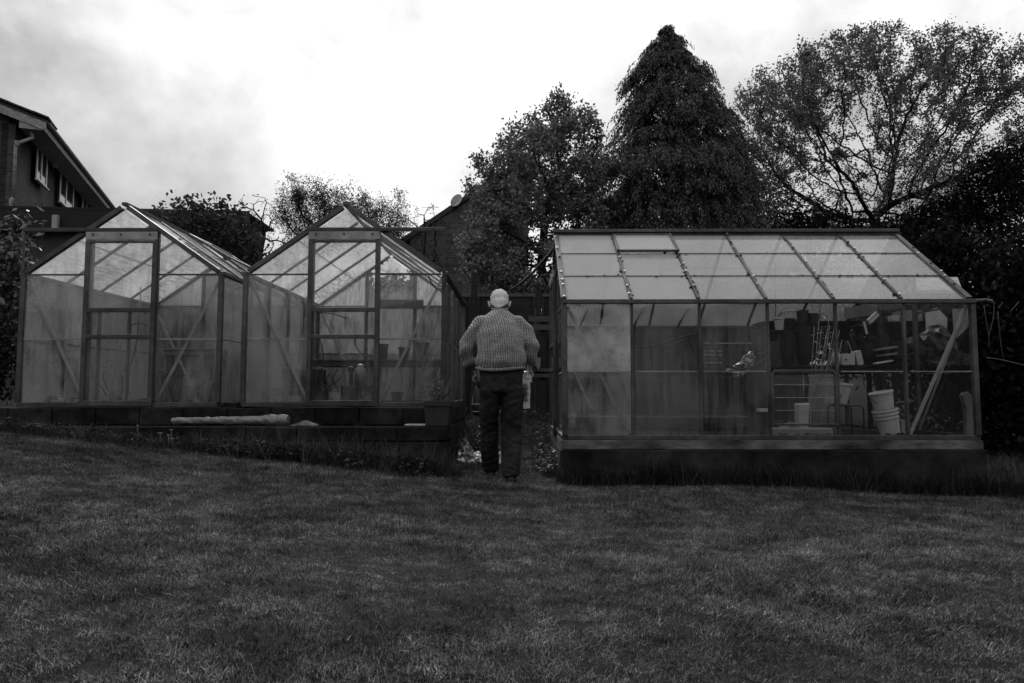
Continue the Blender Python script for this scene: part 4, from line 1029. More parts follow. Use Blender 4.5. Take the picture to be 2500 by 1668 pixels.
potted(at(480, 985, 7.1).x, 7.12, FL1, 5, .06, .1, .2, 'seedlings', 'small pale seedlings by the crate in the left greenhouse')
potted(at(275, 985, 7.4).x, 7.4, FL1, 8, .22, .08, .2, 'bushy_plant', 'bushy plant growing low behind the door of the left greenhouse')
potted(at(900, 985, 7.2).x, 7.15, FL1, 8, .12, .06, .18, 'bushy_plant', 'bushy plant in front of the dark crates in the middle greenhouse')

# ------------------------------------------------------------------ fence behind the walker
FY = 11.5
fa = at(1100, 718, FY); fzt = fa.z; fw = 158 / F * FY
posts_x = [at(1158, 718, FY).x + fw * k for k in (-5, -4, -3, -2, -1, 0, 1, 2, 3, 4, 5)]
for i in range(len(posts_x) - 1):
    xa, xb = posts_x[i] + .05, posts_x[i + 1] - .05
    bz = gzs((xa + xb) / 2, FY) + .03
    where = {4: 'lapped board fence panel just left of the walker\'s head', 5: 'lapped board fence panel directly behind the walker\'s head', 6: 'lapped board fence panel behind the door end of the long greenhouse'}.get(i, 'lapped board fence panel ' + ('behind the left edge of the left greenhouse', 'behind the middle of the left greenhouse', 'behind the gap of the two gabled greenhouses', 'behind the middle greenhouse', '', '', '', 'behind the first two bays of the long greenhouse', 'behind the cabinet bay of the long greenhouse', 'behind the pots and buckets of the long greenhouse')[i])
    fp = thing('board_fence', where, 'fence', ((xa + xb) / 2, FY, bz), 'fence panels at the back of the garden' )
    n = int((fzt - bz) / .135)
    for k in range(n):
        z = bz + (fzt - bz - .05) * k / n; h = (fzt - bz - .05) / n
        MB().prism([(xa, FY - .012 + .006 * (k % 2), z), (xb, FY - .012 + .006 * (k % 2), z + random.uniform(-.006, .006)), (xb, FY - .03, z + h + .015), (xa, FY - .03, z + h + .015 + random.uniform(-.006, .006))], Vc((0, .012, 0))).build('plank', M['fence'], fp)
    MB().box((xa, FY - .055, fzt - .055), (xb, FY + .02, fzt)).build('top_rail', M['timber'], fp, bevel=.004)
    for x in (xa + .02, (xa + xb) / 2, xb - .02): MB().box((x - .022, FY - .062, bz), (x + .022, FY - .04, fzt - .056)).build('batten', M['fence'], fp)
for i, x in enumerate(posts_x):
    z = gzs(x, FY); l = {5: 'tall fence post rising left of the walker\'s head', 6: 'fence post right of the walker\'s head'}.get(i, 'fence post ' + ('at the far left end of the back fence', 'behind the left greenhouse door', 'behind the right side of the left greenhouse', 'behind the left side of the middle greenhouse', 'behind the right side of the middle greenhouse', '', '', 'behind the first bay of the long greenhouse', 'behind the third bay of the long greenhouse', 'behind the canes of the long greenhouse', 'behind the right end of the long greenhouse')[i])
    top(MB().box((x - .045, FY - .05, z - .05), (x + .045, FY + .05, fzt + (.35 if i == 5 else .06))), 'fence_post', M['fence'], l, 'fence post', 'posts of the back fence', bevel=.006)
# pallet-like staging and junk at the far end of the path
a, b = at(1290, 780, 10.6), at(1345, 780, 10.6); gf_ = gzs(a.x, 10.6)
sg = thing('pallet', 'dark upright pallet at the far end of the path by the long greenhouse', 'pallet', (a.x, 10.6, gf_))
for k, py in enumerate((780, 800, 906, 915)): 
    z = at(1300, py, 10.6).z; MB().box((a.x, 10.55, z - .04), (b.x + .2, 10.58, z + .04)).build('slat', M['timber'], sg)
for x in (a.x + .02, a.x + .22, b.x + .1): MB().box((x - .04, 10.581, gf_), (x + .04, 10.65, at(1300, 770, 10.6).z)).build('post', M['fence'], sg)
top(MB().prism([at(1300, 892, 10.5), at(1300, 872, 10.5), at(1320, 874, 10.5), at(1319, 897, 10.5), at(1314, 904, 10.5), at(1308, 893, 10.5)], Vc((0, .03, 0))), 'plastic_scrap', M['film'], 'torn pale plastic caught on the pallet at the far end of the path', 'plastic scrap')
for k, (px, py) in enumerate(((1090, 888), (1105, 889), (1116, 890))):
    c = at(px, py + 5, 9.9); g_ = gzs(c.x, 9.9)
    bucket_at('pot', ('leftmost', 'middle', 'rightmost')[k] + ' of three small pale pots seen past the middle greenhouse wall', (c.x, 9.9, c.z), .03, .045, .09, handle=False, cat='plant pot', group='pale pots beyond the middle greenhouse')
pb = table_at('bench', 'timber bench holding pale pots beyond the middle greenhouse', at(1060, 890, 9.9).x, at(1150, 890, 9.9).x, 9.75, 10.05, at(1100, 893.5, 9.9).z, gzs(-.9, 9.9), 'fence', 3)

# ------------------------------------------------------------------ brick house, upper left
d1 = Vc((-.343, .939, 0)).normalized(); d2 = Vc((d1.y, -d1.x, 0))     # along the side wall (away), outward from it
HC = at(50, 400, 18.0); hb = gzs(HC.x, 18.0) - .3; C0 = Vc((HC.x, HC.y, hb))
ov = .55
def eave_z():
    # the outer end of the gutter is seen at (101, 300)
    p0 = C0 + d2 * ov - d1 * .25; dd = ray(101, 300); t = ((p0 - CAM).x * dd.x + (p0 - CAM).y * dd.y) / (dd.x ** 2 + dd.y ** 2)
    return (CAM + dd * t).z
EZ = eave_z(); HLn, HWd = 13.0, 9.0; PT = R(21)
house = thing('brick_house', 'dark brick house with white windows under a tiled gable roof', 'house', C0)
HP = lambda a, o, z: C0 + d1 * a + d2 * o + Vc((0, 0, z - hb))       # along, out, height
wt_ = EZ - .02
def wall_with_holes(name, holes, L, zlo, zhi, off, thick):
    xs = sorted({0, L, *[h for q in holes for h in q[:2]]}); zs = sorted({zlo, zhi, *[h for q in holes for h in q[2:]]})
    mb = MB()
    for i in range(len(xs) - 1):
        for j in range(len(zs) - 1):
            xm, zm = (xs[i] + xs[i + 1]) / 2, (zs[j] + zs[j + 1]) / 2
            if any(q[0] < xm < q[1] and q[2] < zm < q[3] for q in holes): continue
            p = [HP(xs[i], off, zs[j]), HP(xs[i + 1], off, zs[j]), HP(xs[i + 1], off, zs[j + 1]), HP(xs[i], off, zs[j + 1])]
            mb.prism([v - d2 * thick / 2 for v in p], d2 * thick)
    return mb.build(name, M['brick'], house)
wins = []
for (xl, xr, ytl, ybl) in ((93, 119, 352, 441), (149, 183, 423, 495), (203, 226, 478, 520)):
    l0, l1 = onplane(xl, ytl, C0, d2), onplane(xl, ybl, C0, d2); r0 = onplane(xr, ytl, C0, d2)
    wins.append(((l0 - C0).dot(d1), (r0 - C0).dot(d1), l1.z, l0.z))
zt0 = max(w[3] for w in wins); zt1 = wins[0][3] - (wins[0][3] - wins[0][2])
wins = [(a, b, wins[0][2], wins[0][3]) for a, b, _, _ in wins]
wall_with_holes('side_wall', wins, HLn, hb, wt_, -.15, .3)
# gable end facing the garden
rz = EZ + tan(PT) * (HWd / 2)
MB().prism([HP(.15, -.301, hb), HP(.15, -HWd, hb), HP(.15, -HWd, EZ - .02), HP(.15, -HWd / 2, rz - .12), HP(.15, -.301, EZ - .02 + .12)], d1 * .3).build('gable_wall', M['brick'], house)
for k, (a, b, z0, z1) in enumerate(wins):
    w = MB(); o = -.012; t = .075
    w.bar(HP(a + t / 2, o, z0), HP(a + t / 2, o, z1), t, .03, d2); w.bar(HP(b - t / 2, o, z0), HP(b - t / 2, o, z1), t, .03, d2)
    w.bar(HP(a + t, o, z0 + t / 2), HP(b - t, o, z0 + t / 2), t, .03, d2); w.bar(HP(a + t, o, z1 - t / 2), HP(b - t, o, z1 - t / 2), t, .03, d2)
    m_ = a + (b - a) * .45; w.bar(HP(m_, o, z0 + t), HP(m_, o, z1 - t), .08, .03, d2)
    wf = w.build('window', M['upvc'], house)
    for (p, q) in ((a + t, m_ - .04), (m_ + .04, b - t)):
        MB().prism([HP(p, o - .006, z0 + t), HP(q, o - .006, z0 + t), HP(q, o - .006, z1 - t), HP(p, o - .006, z1 - t)], d2 * .01).build('pane', M['win_glass'], wf)
    MB().prism([HP(a + t, -.24, z0 + .01), HP(m_ - .1, -.24, z0 + .01), HP(m_ - .1, -.24, z1 - .1), HP(a + t, -.24, z1 - .1)], d2 * .02).build('blind', M['white_card'], wf)
    MB().bar(HP(a - .05, .015, z0 - .02), HP(b + .05, .015, z0 - .02), .09, .03, (0, 0, 1)).build('sill', M['upvc'], wf)
# soffit, fascia, gutter, roof
MB().prism([HP(-.25, .001, EZ - .17), HP(HLn + .25, .001, EZ - .17), HP(HLn + .25, ov - .02, EZ - .17), HP(-.25, ov - .02, EZ - .17)], Vc((0, 0, .02))).build('soffit', M['soffit'], house)
MB().bar(HP(-.25, ov, EZ - .09), HP(HLn + .25, ov, EZ - .09), .025, .2, (0, 0, 1)).build('fascia', M['fascia'], house)
gt = MB(); n = 8; prof = [(-cos(pi * k / n) * .06, -sin(pi * k / n) * .06) for k in range(n + 1)]
pa = [HP(-.28, ov + .075 + x, EZ + .03 + z) for x, z in prof]; pb_ = [HP(HLn + .25, ov + .075 + x, EZ + .03 + z) for x, z in prof]
gt.add(pa + pb_ + [v + Vc((0, 0, .006)) for v in pa + pb_], [(i, i + 1, n + 2 + i, n + 1 + i) for i in range(n)] + [(2 * n + 2 + i, 3 * n + 3 + i, 3 * n + 4 + i, 2 * n + 3 + i) for i in range(n)])
gt.build('gutter', M['fascia'], house, smooth=True)
rt = HP(-.3, ov + .07, EZ + .05); rtop = HP(-.3, -HWd / 2, rz + .05 + tan(PT) * 0); rl = HP(-.3, -HWd - ov, EZ + .05)
e1 = d1 * (HLn + .6); nrm1 = ((rtop - rt).cross(e1)).normalized()
MB().prism([rt, rt + e1, rtop + e1, rtop], nrm1 * .05).build('roof_slope', M['tile'], house)
MB().prism([rl, rl + e1, rtop + e1, rtop], ((rl - rtop).cross(e1)).normalized() * .05).build('roof_slope', M['tile'], house)
sl_ = (rtop - rt); nt_ = int(sl_.length / .3); up1 = nrm1 if nrm1.z > 0 else -nrm1
for k in range(nt_):                     # the courses of tiles ending at the verge
    a = rt + sl_ * (k / nt_); b = rt + sl_ * ((k + 1.25) / nt_)
    for j in range(3):
        c = (a + b) / 2 + d1 * (.10 + .31 * j) + up1 * (.075 + random.uniform(0, .02))
        s_ = (b - a) / 2; MB().obox(c + up1 * .004 * j, d1 * .15, s_, up1 * .022 + s_.normalized() * -.008).build('roof_tile', M['tile'], house)
bgb = [HP(-.27, ov + .05, EZ - .05), HP(-.27, ov + .05, EZ + .05 - .03), rtop + d1 * .03 - Vc((0, 0, .05)), rtop + d1 * .03 - Vc((0, 0, .27))]
bgb = [Vc(v) for v in bgb]; bgb[0] = HP(-.27, ov + .05, EZ - .20)
MB().prism(bgb, d1 * .025).build('barge_board', M['fascia'], house)
MB().prism([HP(-.255, ov, EZ - .19), HP(-.255, 0.0, EZ - .19), HP(-.255, 0.0, EZ + .28), HP(-.255, ov, EZ + .02)], d1 * .01).build('eaves_box_end', M['fascia'], house)
# downpipe
def hp_px(px, py, out=.08, front=True):
    if front: return onplane(px, py, C0 - d1 * out, d1)
dp = [HP(-.12, ov + .07, EZ - .03), HP(-.12, ov + .06, EZ - .25), HP(-.10, .12, EZ - .50), hp_px(40, 349), hp_px(34, 480), hp_px(27, 505)]
pipe = MB().tube(dp[:2] , .045, 10)
pipe2 = [hp_px(78, 330), hp_px(81, 336), hp_px(41, 350), hp_px(38, 356), hp_px(33, 484)]
top_pt = hp_px(74, 312); MB().tube([top_pt] + pipe2, .04, 10).build('downpipe', M['fascia'], house, smooth=True)
MB().tube([hp_px(33, 484), hp_px(28, 488), hp_px(27, 560)], .055, 10).build('downpipe_foot', M['fascia'], house, smooth=True)
MB().lathe([(.055, -.06), (.055, .06)], pipe2[2], 10).build('pipe_socket', M['fascia'], house)
# alarm box under the soffit
ca = onplane(130, 391, C0 + d2 * .05, d2); a_ = (ca - C0).dot(d1)
MB().prism([HP(a_, .07, ca.z + .17), HP(a_ + .28, .07, ca.z + .17), HP(a_ + .28, .07, ca.z - .1), HP(a_ + .14, .07, ca.z - .2), HP(a_, .07, ca.z - .1)], d2 * .12).build('alarm_box', M['white_card'], house, bevel=.01)

# ------------------------------------------------------------------ flat roofed garage with its black roof edge
GY = 14.0
ga, gb = at(-420, 497, GY), at(603, 519, GY); gz0 = gzs(-6, GY) - .3
gar = thing('garage', 'flat roofed garage with a deep black roof edge below the brick house', 'garage', ((ga.x + gb.x) / 2, GY, gz0))
gh = at(100, 556, GY).z
MB().prism([(ga.x, GY, gh), (gb.x - .1, GY, gh - .05), (gb.x - .1, GY, gb.z), (ga.x, GY, ga.z)], Vc((0, .05, 0))).build('fascia', M['dark_fascia'], gar)
MB().prism([(ga.x, GY - .03, ga.z + .0), (gb.x, GY - .03, gb.z), (gb.x, GY + 1.6, gb.z), (ga.x, GY + 1.6, ga.z)], Vc((0, 0, .05))).build('roof', M['dark_fascia'], gar)
MB().prism([(ga.x, GY + .3, gz0), (gb.x - .3, GY + .3, gz0), (gb.x - .3, GY + .3, gb.z - .03), (ga.x, GY + .3, ga.z - .03)], Vc((0, .2, 0))).build('wall', M['render'], gar)
MB().prism([(gb.x - .3, GY + .401, gz0), (gb.x - .3, GY + 1.5, gz0), (gb.x - .3, GY + 1.5, gb.z - .03), (gb.x - .3, GY + .401, gb.z - .03)], Vc((.2, 0, 0))).build('side_wall', M['render'], gar)
MB().prism([(gb.x - .1, GY - .01, gb.z - .0), (gb.x + .02, GY - .01, gb.z - .02), (gb.x + .02, GY - .01, gb.z - .12), (gb.x - .06, GY - .01, gb.z - .2), (gb.x - .1, GY - .01, gb.z - .2)], Vc((0, .06, 0))).build('gutter_end', M['dark_fascia'], gar)
MB().bar((ga.x, GY - .03, gh - .02), (gb.x - .1, GY - .03, gh - .07), .03, .03).build('trim', M['fascia'], gar)
pz0, pz1 = at(133, 560, GY - .1), at(133, 525, GY - .1)
MB().box((pz0.x - .055, GY - .12, pz0.z), (pz0.x + .055, GY - .035, pz1.z)).build('wall_lamp', M['soffit'], gar, bevel=.01)
MB().prism([at(112, 700, GY + .26), at(126, 570, GY + .26), at(134, 570, GY + .26), at(126, 700, GY + .26)], Vc((0, .05, 0))).build('downpipe', M['black_plastic'], gar)
c = at(236, 508, 14.9); dm = thing('roof_dome', 'pale domed skylight on the flat garage roof', 'skylight', (c.x, 14.9, ga.z + .03 + (gb.z - ga.z) * .62))
MB().lathe([(.34, 0), (.34, .05), (.18, .08), (.14, .14), (.07, .19), (.001, .2)], n=20).build('dome', M['white_card'], dm, local=True, smooth=True)
MB().lathe([(.16, .05), (.19, .055), (.17, .085)], n=20).build('collar', M['black_plastic'], dm, local=True)

# ------------------------------------------------------------------ second house behind the maple, with a satellite dish
g0, g1_, g2_ = at(1003, 588, 21), at(1150, 488, 21), at(1290, 395, 21); h2z = gzs(-3, 21) - .5
h2 = thing('gable_house', 'dark brick gable of a house half hidden behind the maple', 'house', (g1_.x, 21, h2z))
MB().prism([(g0.x, 21, h2z), (g2_.x, 21, h2z), (g2_.x, 21, g2_.z), (g0.x, 21, g0.z)], Vc((0, .3, 0))).build('gable_wall', M['brick'], h2)
MB().prism([Vc((g0.x - .3, 21.9, g0.z - .17)), Vc((g2_.x, 21.9, g2_.z + .04)), Vc((g2_.x, 21.9, g2_.z + .2)), Vc((g0.x - .3, 21.9, g0.z))], Vc((0, 2.2, 0))).build('roof', M['tile'], h2)
MB().bar((g0.x - .2, 20.97, g0.z - .1), (g2_.x, 20.97, g2_.z + .03), .03, .18, (0, 0, 1)).build('barge_board', M['dark_fascia'], h2)
MB().bar(at(1130, 600, 20.9), at(1132, 500, 20.9), .05, .05).build('flue', M['fascia'], h2)
dc = at(1117, 492, 20.8)
dish = thing('satellite_dish', 'dark satellite dish on the roof edge of the gable house', 'satellite dish', dc)
q_ = MB().lathe([(.001, 0), (.08, .008), (.17, .035), (.215, .06), (.21, .07), (.16, .047), (.08, .02), (.001, .012)], n=24)
rot = Matrix.Rotation(R(72), 3, 'X'); rot = Matrix.Rotation(R(-35), 3, 'Z') @ rot; q_.v = [rot @ v for v in q_.v]
q_.build('dish', M['soffit'], dish, local=True, smooth=True)
MB().tube([(0, .02, -.03), (.05, .1, -.2), (.28, .12, -.28)], .016, 6).build('mast', M['soffit'], dish, local=True)
MB().tube([(0, .0, -.12), (-.1, -.25, -.2), (-.13, -.3, -.12)], .009, 6).build('arm', M['soffit'], dish, local=True)
MB().lathe([(.001, -.03), (.03, -.02), (.03, .03), (.001, .03)], (-.13, -.3, -.09), 8).build('receiver', M['soffit'], dish, local=True)

# ------------------------------------------------------------------ trees
def colonize(roots, par0, A, step, infl, kill, iters=200, jitter=.12):
    """space colonisation: branches grow towards the attraction points A"""
    nodes = [np.array(p, float) for p in roots]; par = list(par0); A = np.array(A, float); alive = np.ones(len(A), bool)
    bd = np.full(len(A), 1e9); bi = np.zeros(len(A), int); new = list(range(len(nodes)))
    for it in range(iters):
        for i in new:
            d = np.linalg.norm(A - nodes[i], axis=1); m = d < bd; bd[m] = d[m]; bi[m] = i
        alive &= bd > kill
        if not alive.any(): break
        act = alive & (bd < infl)
        if not act.any(): infl *= 1.4; new = []; continue
        idx = bi[act]; vec = A[act] - np.array(nodes)[idx]; vec /= np.linalg.norm(vec, axis=1, keepdims=True)
        u, inv = np.unique(idx, return_inverse=True); acc = np.zeros((len(u), 3)); np.add.at(acc, inv, vec)
        new = []
        for k, i in enumerate(u):
            v = acc[k] + rng.normal(0, jitter, 3) * np.linalg.norm(acc[k]); L = np.linalg.norm(v)
            if L < 1e-6: continue
            nodes.append(nodes[i] + v / L * step); par.append(int(i)); new.append(len(nodes) - 1)
        if len(nodes) > 16000: break
    return np.array(nodes), np.array(par)
def radii(nodes, par, tip=.006, e=2.2, rmax=None):
    r = np.zeros(len(nodes)); nch = np.zeros(len(nodes), int)
    for i in range(len(nodes) - 1, -1, -1):
        if nch[i] == 0: r[i] = tip ** e
        if par[i] >= 0: r[par[i]] += r[i]; nch[par[i]] += 1
    r = r ** (1 / e)
    if rmax: r = np.minimum(r, rmax)
    return r, nch
def wood(nodes, par, r, name, parent, m):
    V, Q = [], []; n = 0
    for thick, k in ((True, 7), (False, 4)):
        ids = [i for i in range(len(nodes)) if par[i] >= 0 and ((r[i] > .03) == thick)]
        if not ids: continue
        ids = np.array(ids); p = nodes[par[ids]]; q = nodes[ids]; d = unit(q - p); q = q + d * r[ids][:, None] * .3
        ref = np.where(np.abs(d[:, 2:3]) < .9, np.array([[0, 0, 1.]]), np.array([[1., 0, 0]])); x = unit(np.cross(d, ref)); y = np.cross(d, x)
        ra = np.minimum(r[par[ids]], r[ids] * 1.35)[:, None, None]; rb = r[ids][:, None, None]
        an = 2 * pi * np.arange(k) / k; ring = x[:, None] * np.cos(an)[None, :, None] + y[:, None] * np.sin(an)[None, :, None]
        vv = np.concatenate([p[:, None] + ring * ra, q[:, None] + ring * rb], 1).reshape(-1, 3)
        b = n + np.arange(len(ids))[:, None] * 2 * k; j = np.arange(k)[None]
        Q.append(np.stack([b + j, b + (j + 1) % k, b + k + (j + 1) % k, b + k + j], -1).reshape(-1, 4)); V.append(vv); n += len(vv)
    return mesh_np(name, np.concatenate(V), np.concatenate(Q), m, parent, worldloc(parent), smooth=True)
def leaves_on(nodes, par, r, nch, per, size, spread, thr, droop=0., aspect=.55, keep=None):
    ids = np.where((r < thr) & (par >= 0))[0]
    if keep is not None: ids = ids[keep(nodes[ids])]
    ids = np.repeat(ids, per); n = len(ids); t = rng.uniform(0, 1, (n, 1))
    C = nodes[par[ids]] * (1 - t) + nodes[ids] * t + rng.normal(0, spread, (n, 3))
    d = unit(unit(nodes[ids] - nodes[par[ids]]) * .6 + rng.normal(0, .8, (n, 3)) + np.array([0, 0, -droop]))
    return leaf_quads(C, d, rng.uniform(.65, 1.3, n) * size, aspect)
def ellip(n, c, rad, lo=0., pw=1 / 3):
    d = unit(rng.normal(size=(n, 3))); u = (lo + (1 - lo) * rng.uniform(0, 1, n) ** pw)[:, None]
    return np.array(c) + d * u * np.array(rad)
def px_ellip(n, px, py, Y, rx, ry, rY, lo=0.):
    c = at(px, py, Y); k = Y / F; return ellip(n, c, (rx * k, rY, ry * k), lo)
def clump(A, sc, th):
    k = np.array([mnoise.noise(Vc(p) * sc) for p in A]); return A[k > th]
def tree(name, label, cat, base, trunk, A, step, infl, kill, per, size, spread, thr, lm, tip=.006, rmax=.2, droop=0., aspect=.55, e=2.2, jitter=.12, group=None, bark='bark', keep=None, crown='crown', extra=None, cl=None):
    if cl: A = clump(A, *cl)
    o = thing(name, label, cat, base, group)
    nd, par = colonize(trunk, [-1] + list(range(len(trunk) - 1)), A, step, infl, kill, jitter=jitter)
    r, nch = radii(nd, par, tip, e, rmax)
    wood(nd, par, r, 'trunk', o, M[bark])
    V, Q = leaves_on(nd, par, r, nch, per, size, spread, thr, droop, aspect, keep)
    if extra is not None: V = np.concatenate([V, extra[0]]); Q = np.concatenate([Q, extra[1] + len(V) - len(extra[0])])
    if len(Q):
        c = mesh_np(crown, V, Q, lm, o, base, tone=rng.uniform(0, 1, len(Q)))
    return o
def trunk_pts(base, topz, n, wob=.05, lean=(0, 0)):
    return [np.array((base[0] + lean[0] * i / n + random.gauss(0, wob) * (i > 0), base[1] + lean[1] * i / n + random.gauss(0, wob) * (i > 0), base[2] + (topz - base[2]) * i / n)) for i in range(n + 1)]

M['oak_leaf'] = leaf_mat('young oak leaf', .085, .45, .04)
M['maple_leaf'] = leaf_mat('maple leaf', .125, .35, .05, .55)
M['conifer_leaf'] = leaf_mat('conifer spray', .034, .2, .05, .7)
M['dark_leaf'] = leaf_mat('dark hedge leaf', .008, .25, .008)
M['shrub_leaf'] = leaf_mat('shrub leaf', .034, .3, .02)
M['laurel_leaf'] = leaf_mat('glossy laurel leaf', .03, .2, .09, .4, .3)
M['willow_leaf'] = leaf_mat('fresh willow leaf', .05, .4, .02)

def px2(px, py, Y): p = at(px, py, Y); return (p.x, p.y, p.z)
# the big spreading oak
OY = 16.0; ob = at(2140, 560, OY); og = gzs(ob.x, OY)
fork = at(2140, 535, OY).z
A = np.concatenate([px_ellip(3000, 2130, 345, OY, 370, 262, 3.0, .4), px_ellip(1500, 2420, 330, OY - .5, 260, 240, 2.6, .4), px_ellip(700, 1880, 330, OY, 130, 170, 1.8, .3),
                    px_ellip(800, 2160, 480, OY, 400, 95, 2.6, .3), px_ellip(160, 2080, 130, OY, 60, 70, 1.), px_ellip(120, 2330, 140, OY, 60, 70, 1.), px_ellip(110, 1940, 180, OY, 50, 80, 1.)])
k_ = OY / F
def oak_keep(P):
    px = 1265 + P[:, 0] / P[:, 1] * F; py = 960 - (P[:, 2] - .76) / P[:, 1] * F
    r_ = np.hypot((px - 2150) / 420, (py - 500) / 420); return rng.uniform(0, 1, len(P)) < np.clip(.15 + 1.0 * r_, .38, 1)
tree('oak_tree', 'broad oak with bare dark limbs fanning out above the long greenhouse', 'tree', (ob.x, OY, og), trunk_pts((ob.x, OY, og), fork, 9, .04), A, .13, 2.0, .17, 25, .066, .07, .0115, M['oak_leaf'], tip=.0052, rmax=.2, jitter=.16, keep=oak_keep, e=2.35, cl=(.8, -.22))
# maple
MY = 13.2; mb_ = at(1330, 640, MY); mg = gzs(mb_.x, MY)
A = np.concatenate([px_ellip(1000, 1390, 410, MY, 105, 165, 1.1, .2), px_ellip(500, 1440, 520, MY, 90, 140, .9), px_ellip(1200, 1295, 470, MY, 135, 165, 1.2, .3), px_ellip(900, 1212, 580, MY - .3, 92, 135, 1.0, .2), px_ellip(700, 1280, 670, MY - .6, 165, 75, 1.0), *[px_ellip(30, x, y, MY, 9, 32, .2) for x, y in ((1365, 240), (1335, 262), (1290, 285), (1245, 318), (1205, 352), (1165, 400), (1146, 450), (1410, 255), (1440, 290))]])
tree('maple_tree', 'leafy maple left of the tall conifer, behind the walker', 'tree', (mb_.x, MY, mg), trunk_pts((mb_.x, MY, mg), at(1330, 560, MY).z, 9, .03), A, .12, 1.6, .15, 46, .06, .075, .011, M['maple_leaf'], tip=.006, rmax=.11, droop=.5, aspect=.8, jitter=.14, cl=(1.9, -.06))
# conifer
def conifer():
    Y = 14.2; tipp = at(1628, 70, Y); g_ = gzs(tipp.x, Y); Hh = tipp.z - g_; k = Y / F
    o = thing('conifer', 'tall dark conifer with drooping sprays standing above the long greenhouse', 'tree', (tipp.x, Y, g_))
    dep = np.array([0, 10, 49, 89, 168, 247, 326, 444, 640, 900]) * k; rad = np.array([3, 15, 50, 80, 130, 161, 190, 212, 240, 262]) * k
    NB = 640; ub = rng.uniform(0, 1, 40000); db = ub * min(Hh, 640 * k); rb_ = np.interp(db, dep, rad); ok = rng.uniform(0, 1, 40000) < (rb_ / rad.max()) * .92 + .08
    db, rb_ = db[ok][:NB], rb_[ok][:NB]; tb = rng.uniform(0, 2 * pi, NB)
    tb = np.where((np.sin(tb) > .35) & (rng.uniform(0, 1, NB) < .6), -tb, tb)      # more boughs where the tree can be seen
    fb = rng.uniform(.62, 1.24, NB) * (1 + .14 * np.array([mnoise.noise(Vc((cos(t) * 1.5, sin(t) * 1.5, d * .9))) for t, d in zip(tb, db)]))
    per = 13; ib = np.repeat(np.arange(NB), per); N = len(ib)
    tt = rng.uniform(0, 1, N) ** .6                                        # position along the bough, crowded to the tip
    dd = db[ib] + rb_[ib] * .34 * tt ** 1.6 + rng.normal(0, .05, N); th = tb[ib] + rng.normal(0, .10, N) / np.maximum(rb_[ib] * .6, .25)
    rr = rb_[ib] * fb[ib] * (.42 + .58 * tt) + rng.normal(0, .035, N)
    rr = np.maximum(rr, .02); dd = np.maximum(dd, -.02)
    lean = .10 * np.interp(dd, [0, 1.5, 6], [0, .4, 1])
    P = np.stack([tipp.x + np.cos(th) * rr + lean * .6, Y + np.sin(th) * rr, tipp.z - dd], 1)
    out = np.stack([np.cos(th), np.sin(th), np.zeros(N)], 1)
    J = 32; L = rng.uniform(.20, .40, N) * np.clip(rr / .5 + .3, .4, 1.1)
    C, D, Sz = [], [], []
    side = np.stack([-np.sin(th), np.cos(th), np.zeros(N)], 1)
    for j in range(J):
        t = ((j + .5) / J); s = (-1) ** j
        c = P + out * (L * (t - .35))[:, None] * .75 + np.array([0, 0, -1]) * (L * (.75 * t * t - .08))[:, None] + side * (s * L * .26 * (1.1 - t) * rng.uniform(.2, 1, N))[:, None] + rng.normal(0, .018, (N, 3))
        d = unit(out * (.7 - .5 * t) + side * s * .75 * (1 - t * .6) + np.array([0, 0, -.35 - .75 * t]) + rng.normal(0, .25, (N, 3)))
        C.append(c); D.append(d); Sz.append(rng.uniform(.045, .09, N))
    V, Q = leaf_quads(np.concatenate(C), np.concatenate(D), np.concatenate(Sz), .3)
    mesh_np('crown', V, Q, M['conifer_leaf'], o, (tipp.x, Y, g_), tone=np.tile(rng.uniform(0, 1, NB)[ib], J) * .6 + .4 * rng.uniform(0, 1, N * J))
    nd = np.array(trunk_pts((tipp.x, Y, g_), tipp.z - .1, 12, .01)); par = np.arange(-1, len(nd) - 1); r = np.linspace(.2, .02, len(nd))
    # whorls of limbs that carry the sprays
    ns, ps, rs = list(nd), list(par), list(r)
    for k2 in range(220):
        d = random.uniform(.3, min(Hh, 640 * k)); t = random.uniform(0, 6.28); R0 = float(np.interp(d, dep, rad)) * .75; i = int(np.clip((Hh - d) / Hh * 12, 0, 11))
        b = np.array((tipp.x, Y, tipp.z - d)); prev = i
        for q in range(1, 4):
            ns.append(b + np.array((cos(t), sin(t), 0)) * R0 * q / 3 + np.array((0, 0, .12 * q * (1 - q / 4)))); ps.append(prev if q > 1 else i); rs.append(.02 - .004 * q); prev = len(ns) - 1
    wood(np.array(ns), np.array(ps), np.array(rs), 'trunk', o, M['bark'])
conifer()
# willow like trees in the gap between the greenhouses' roofs, far
for (px, py, rx, ry, Y, n, l, sz) in ((770, 525, 105, 70, 19, 620, 'feathery pale tree rising behind the middle greenhouse ridge', .085), (900, 545, 110, 62, 20, 620, 'second feathery tree, right of the middle greenhouse ridge', .085),
                                      (1060, 590, 60, 60, 19, 140, 'thin half bare sapling between the middle greenhouse and the gable house', .05)):
    b = at(px, py + ry, Y); g_ = gzs(b.x, Y)
    A = np.concatenate([px_ellip(n, px, py, Y, rx, ry, 1.2, .2), *[px_ellip(14, px + rx * f_, py - ry * random.uniform(.7, 1.2), Y, 7, ry * .55, .15) for f_ in (-.75, -.5, -.2, .05, .3, .55, .8)], px_ellip(n // 3, px, py + ry * .9, Y, rx * .8, ry * .5, .8)])
    tree('feathery_tree', l, 'tree', (b.x, Y, g_), trunk_pts((b.x, Y, g_), b.z, 7, .03), A, .15, 2, .17, 40 if n > 200 else 4, sz * .8, .10, .03, M['willow_leaf'], tip=.005, rmax=.08, aspect=.3, jitter=.15, group='light trees far behind the greenhouses')
b = at(640, 610, 14.5); g_ = gzs(b.x, 14.5)
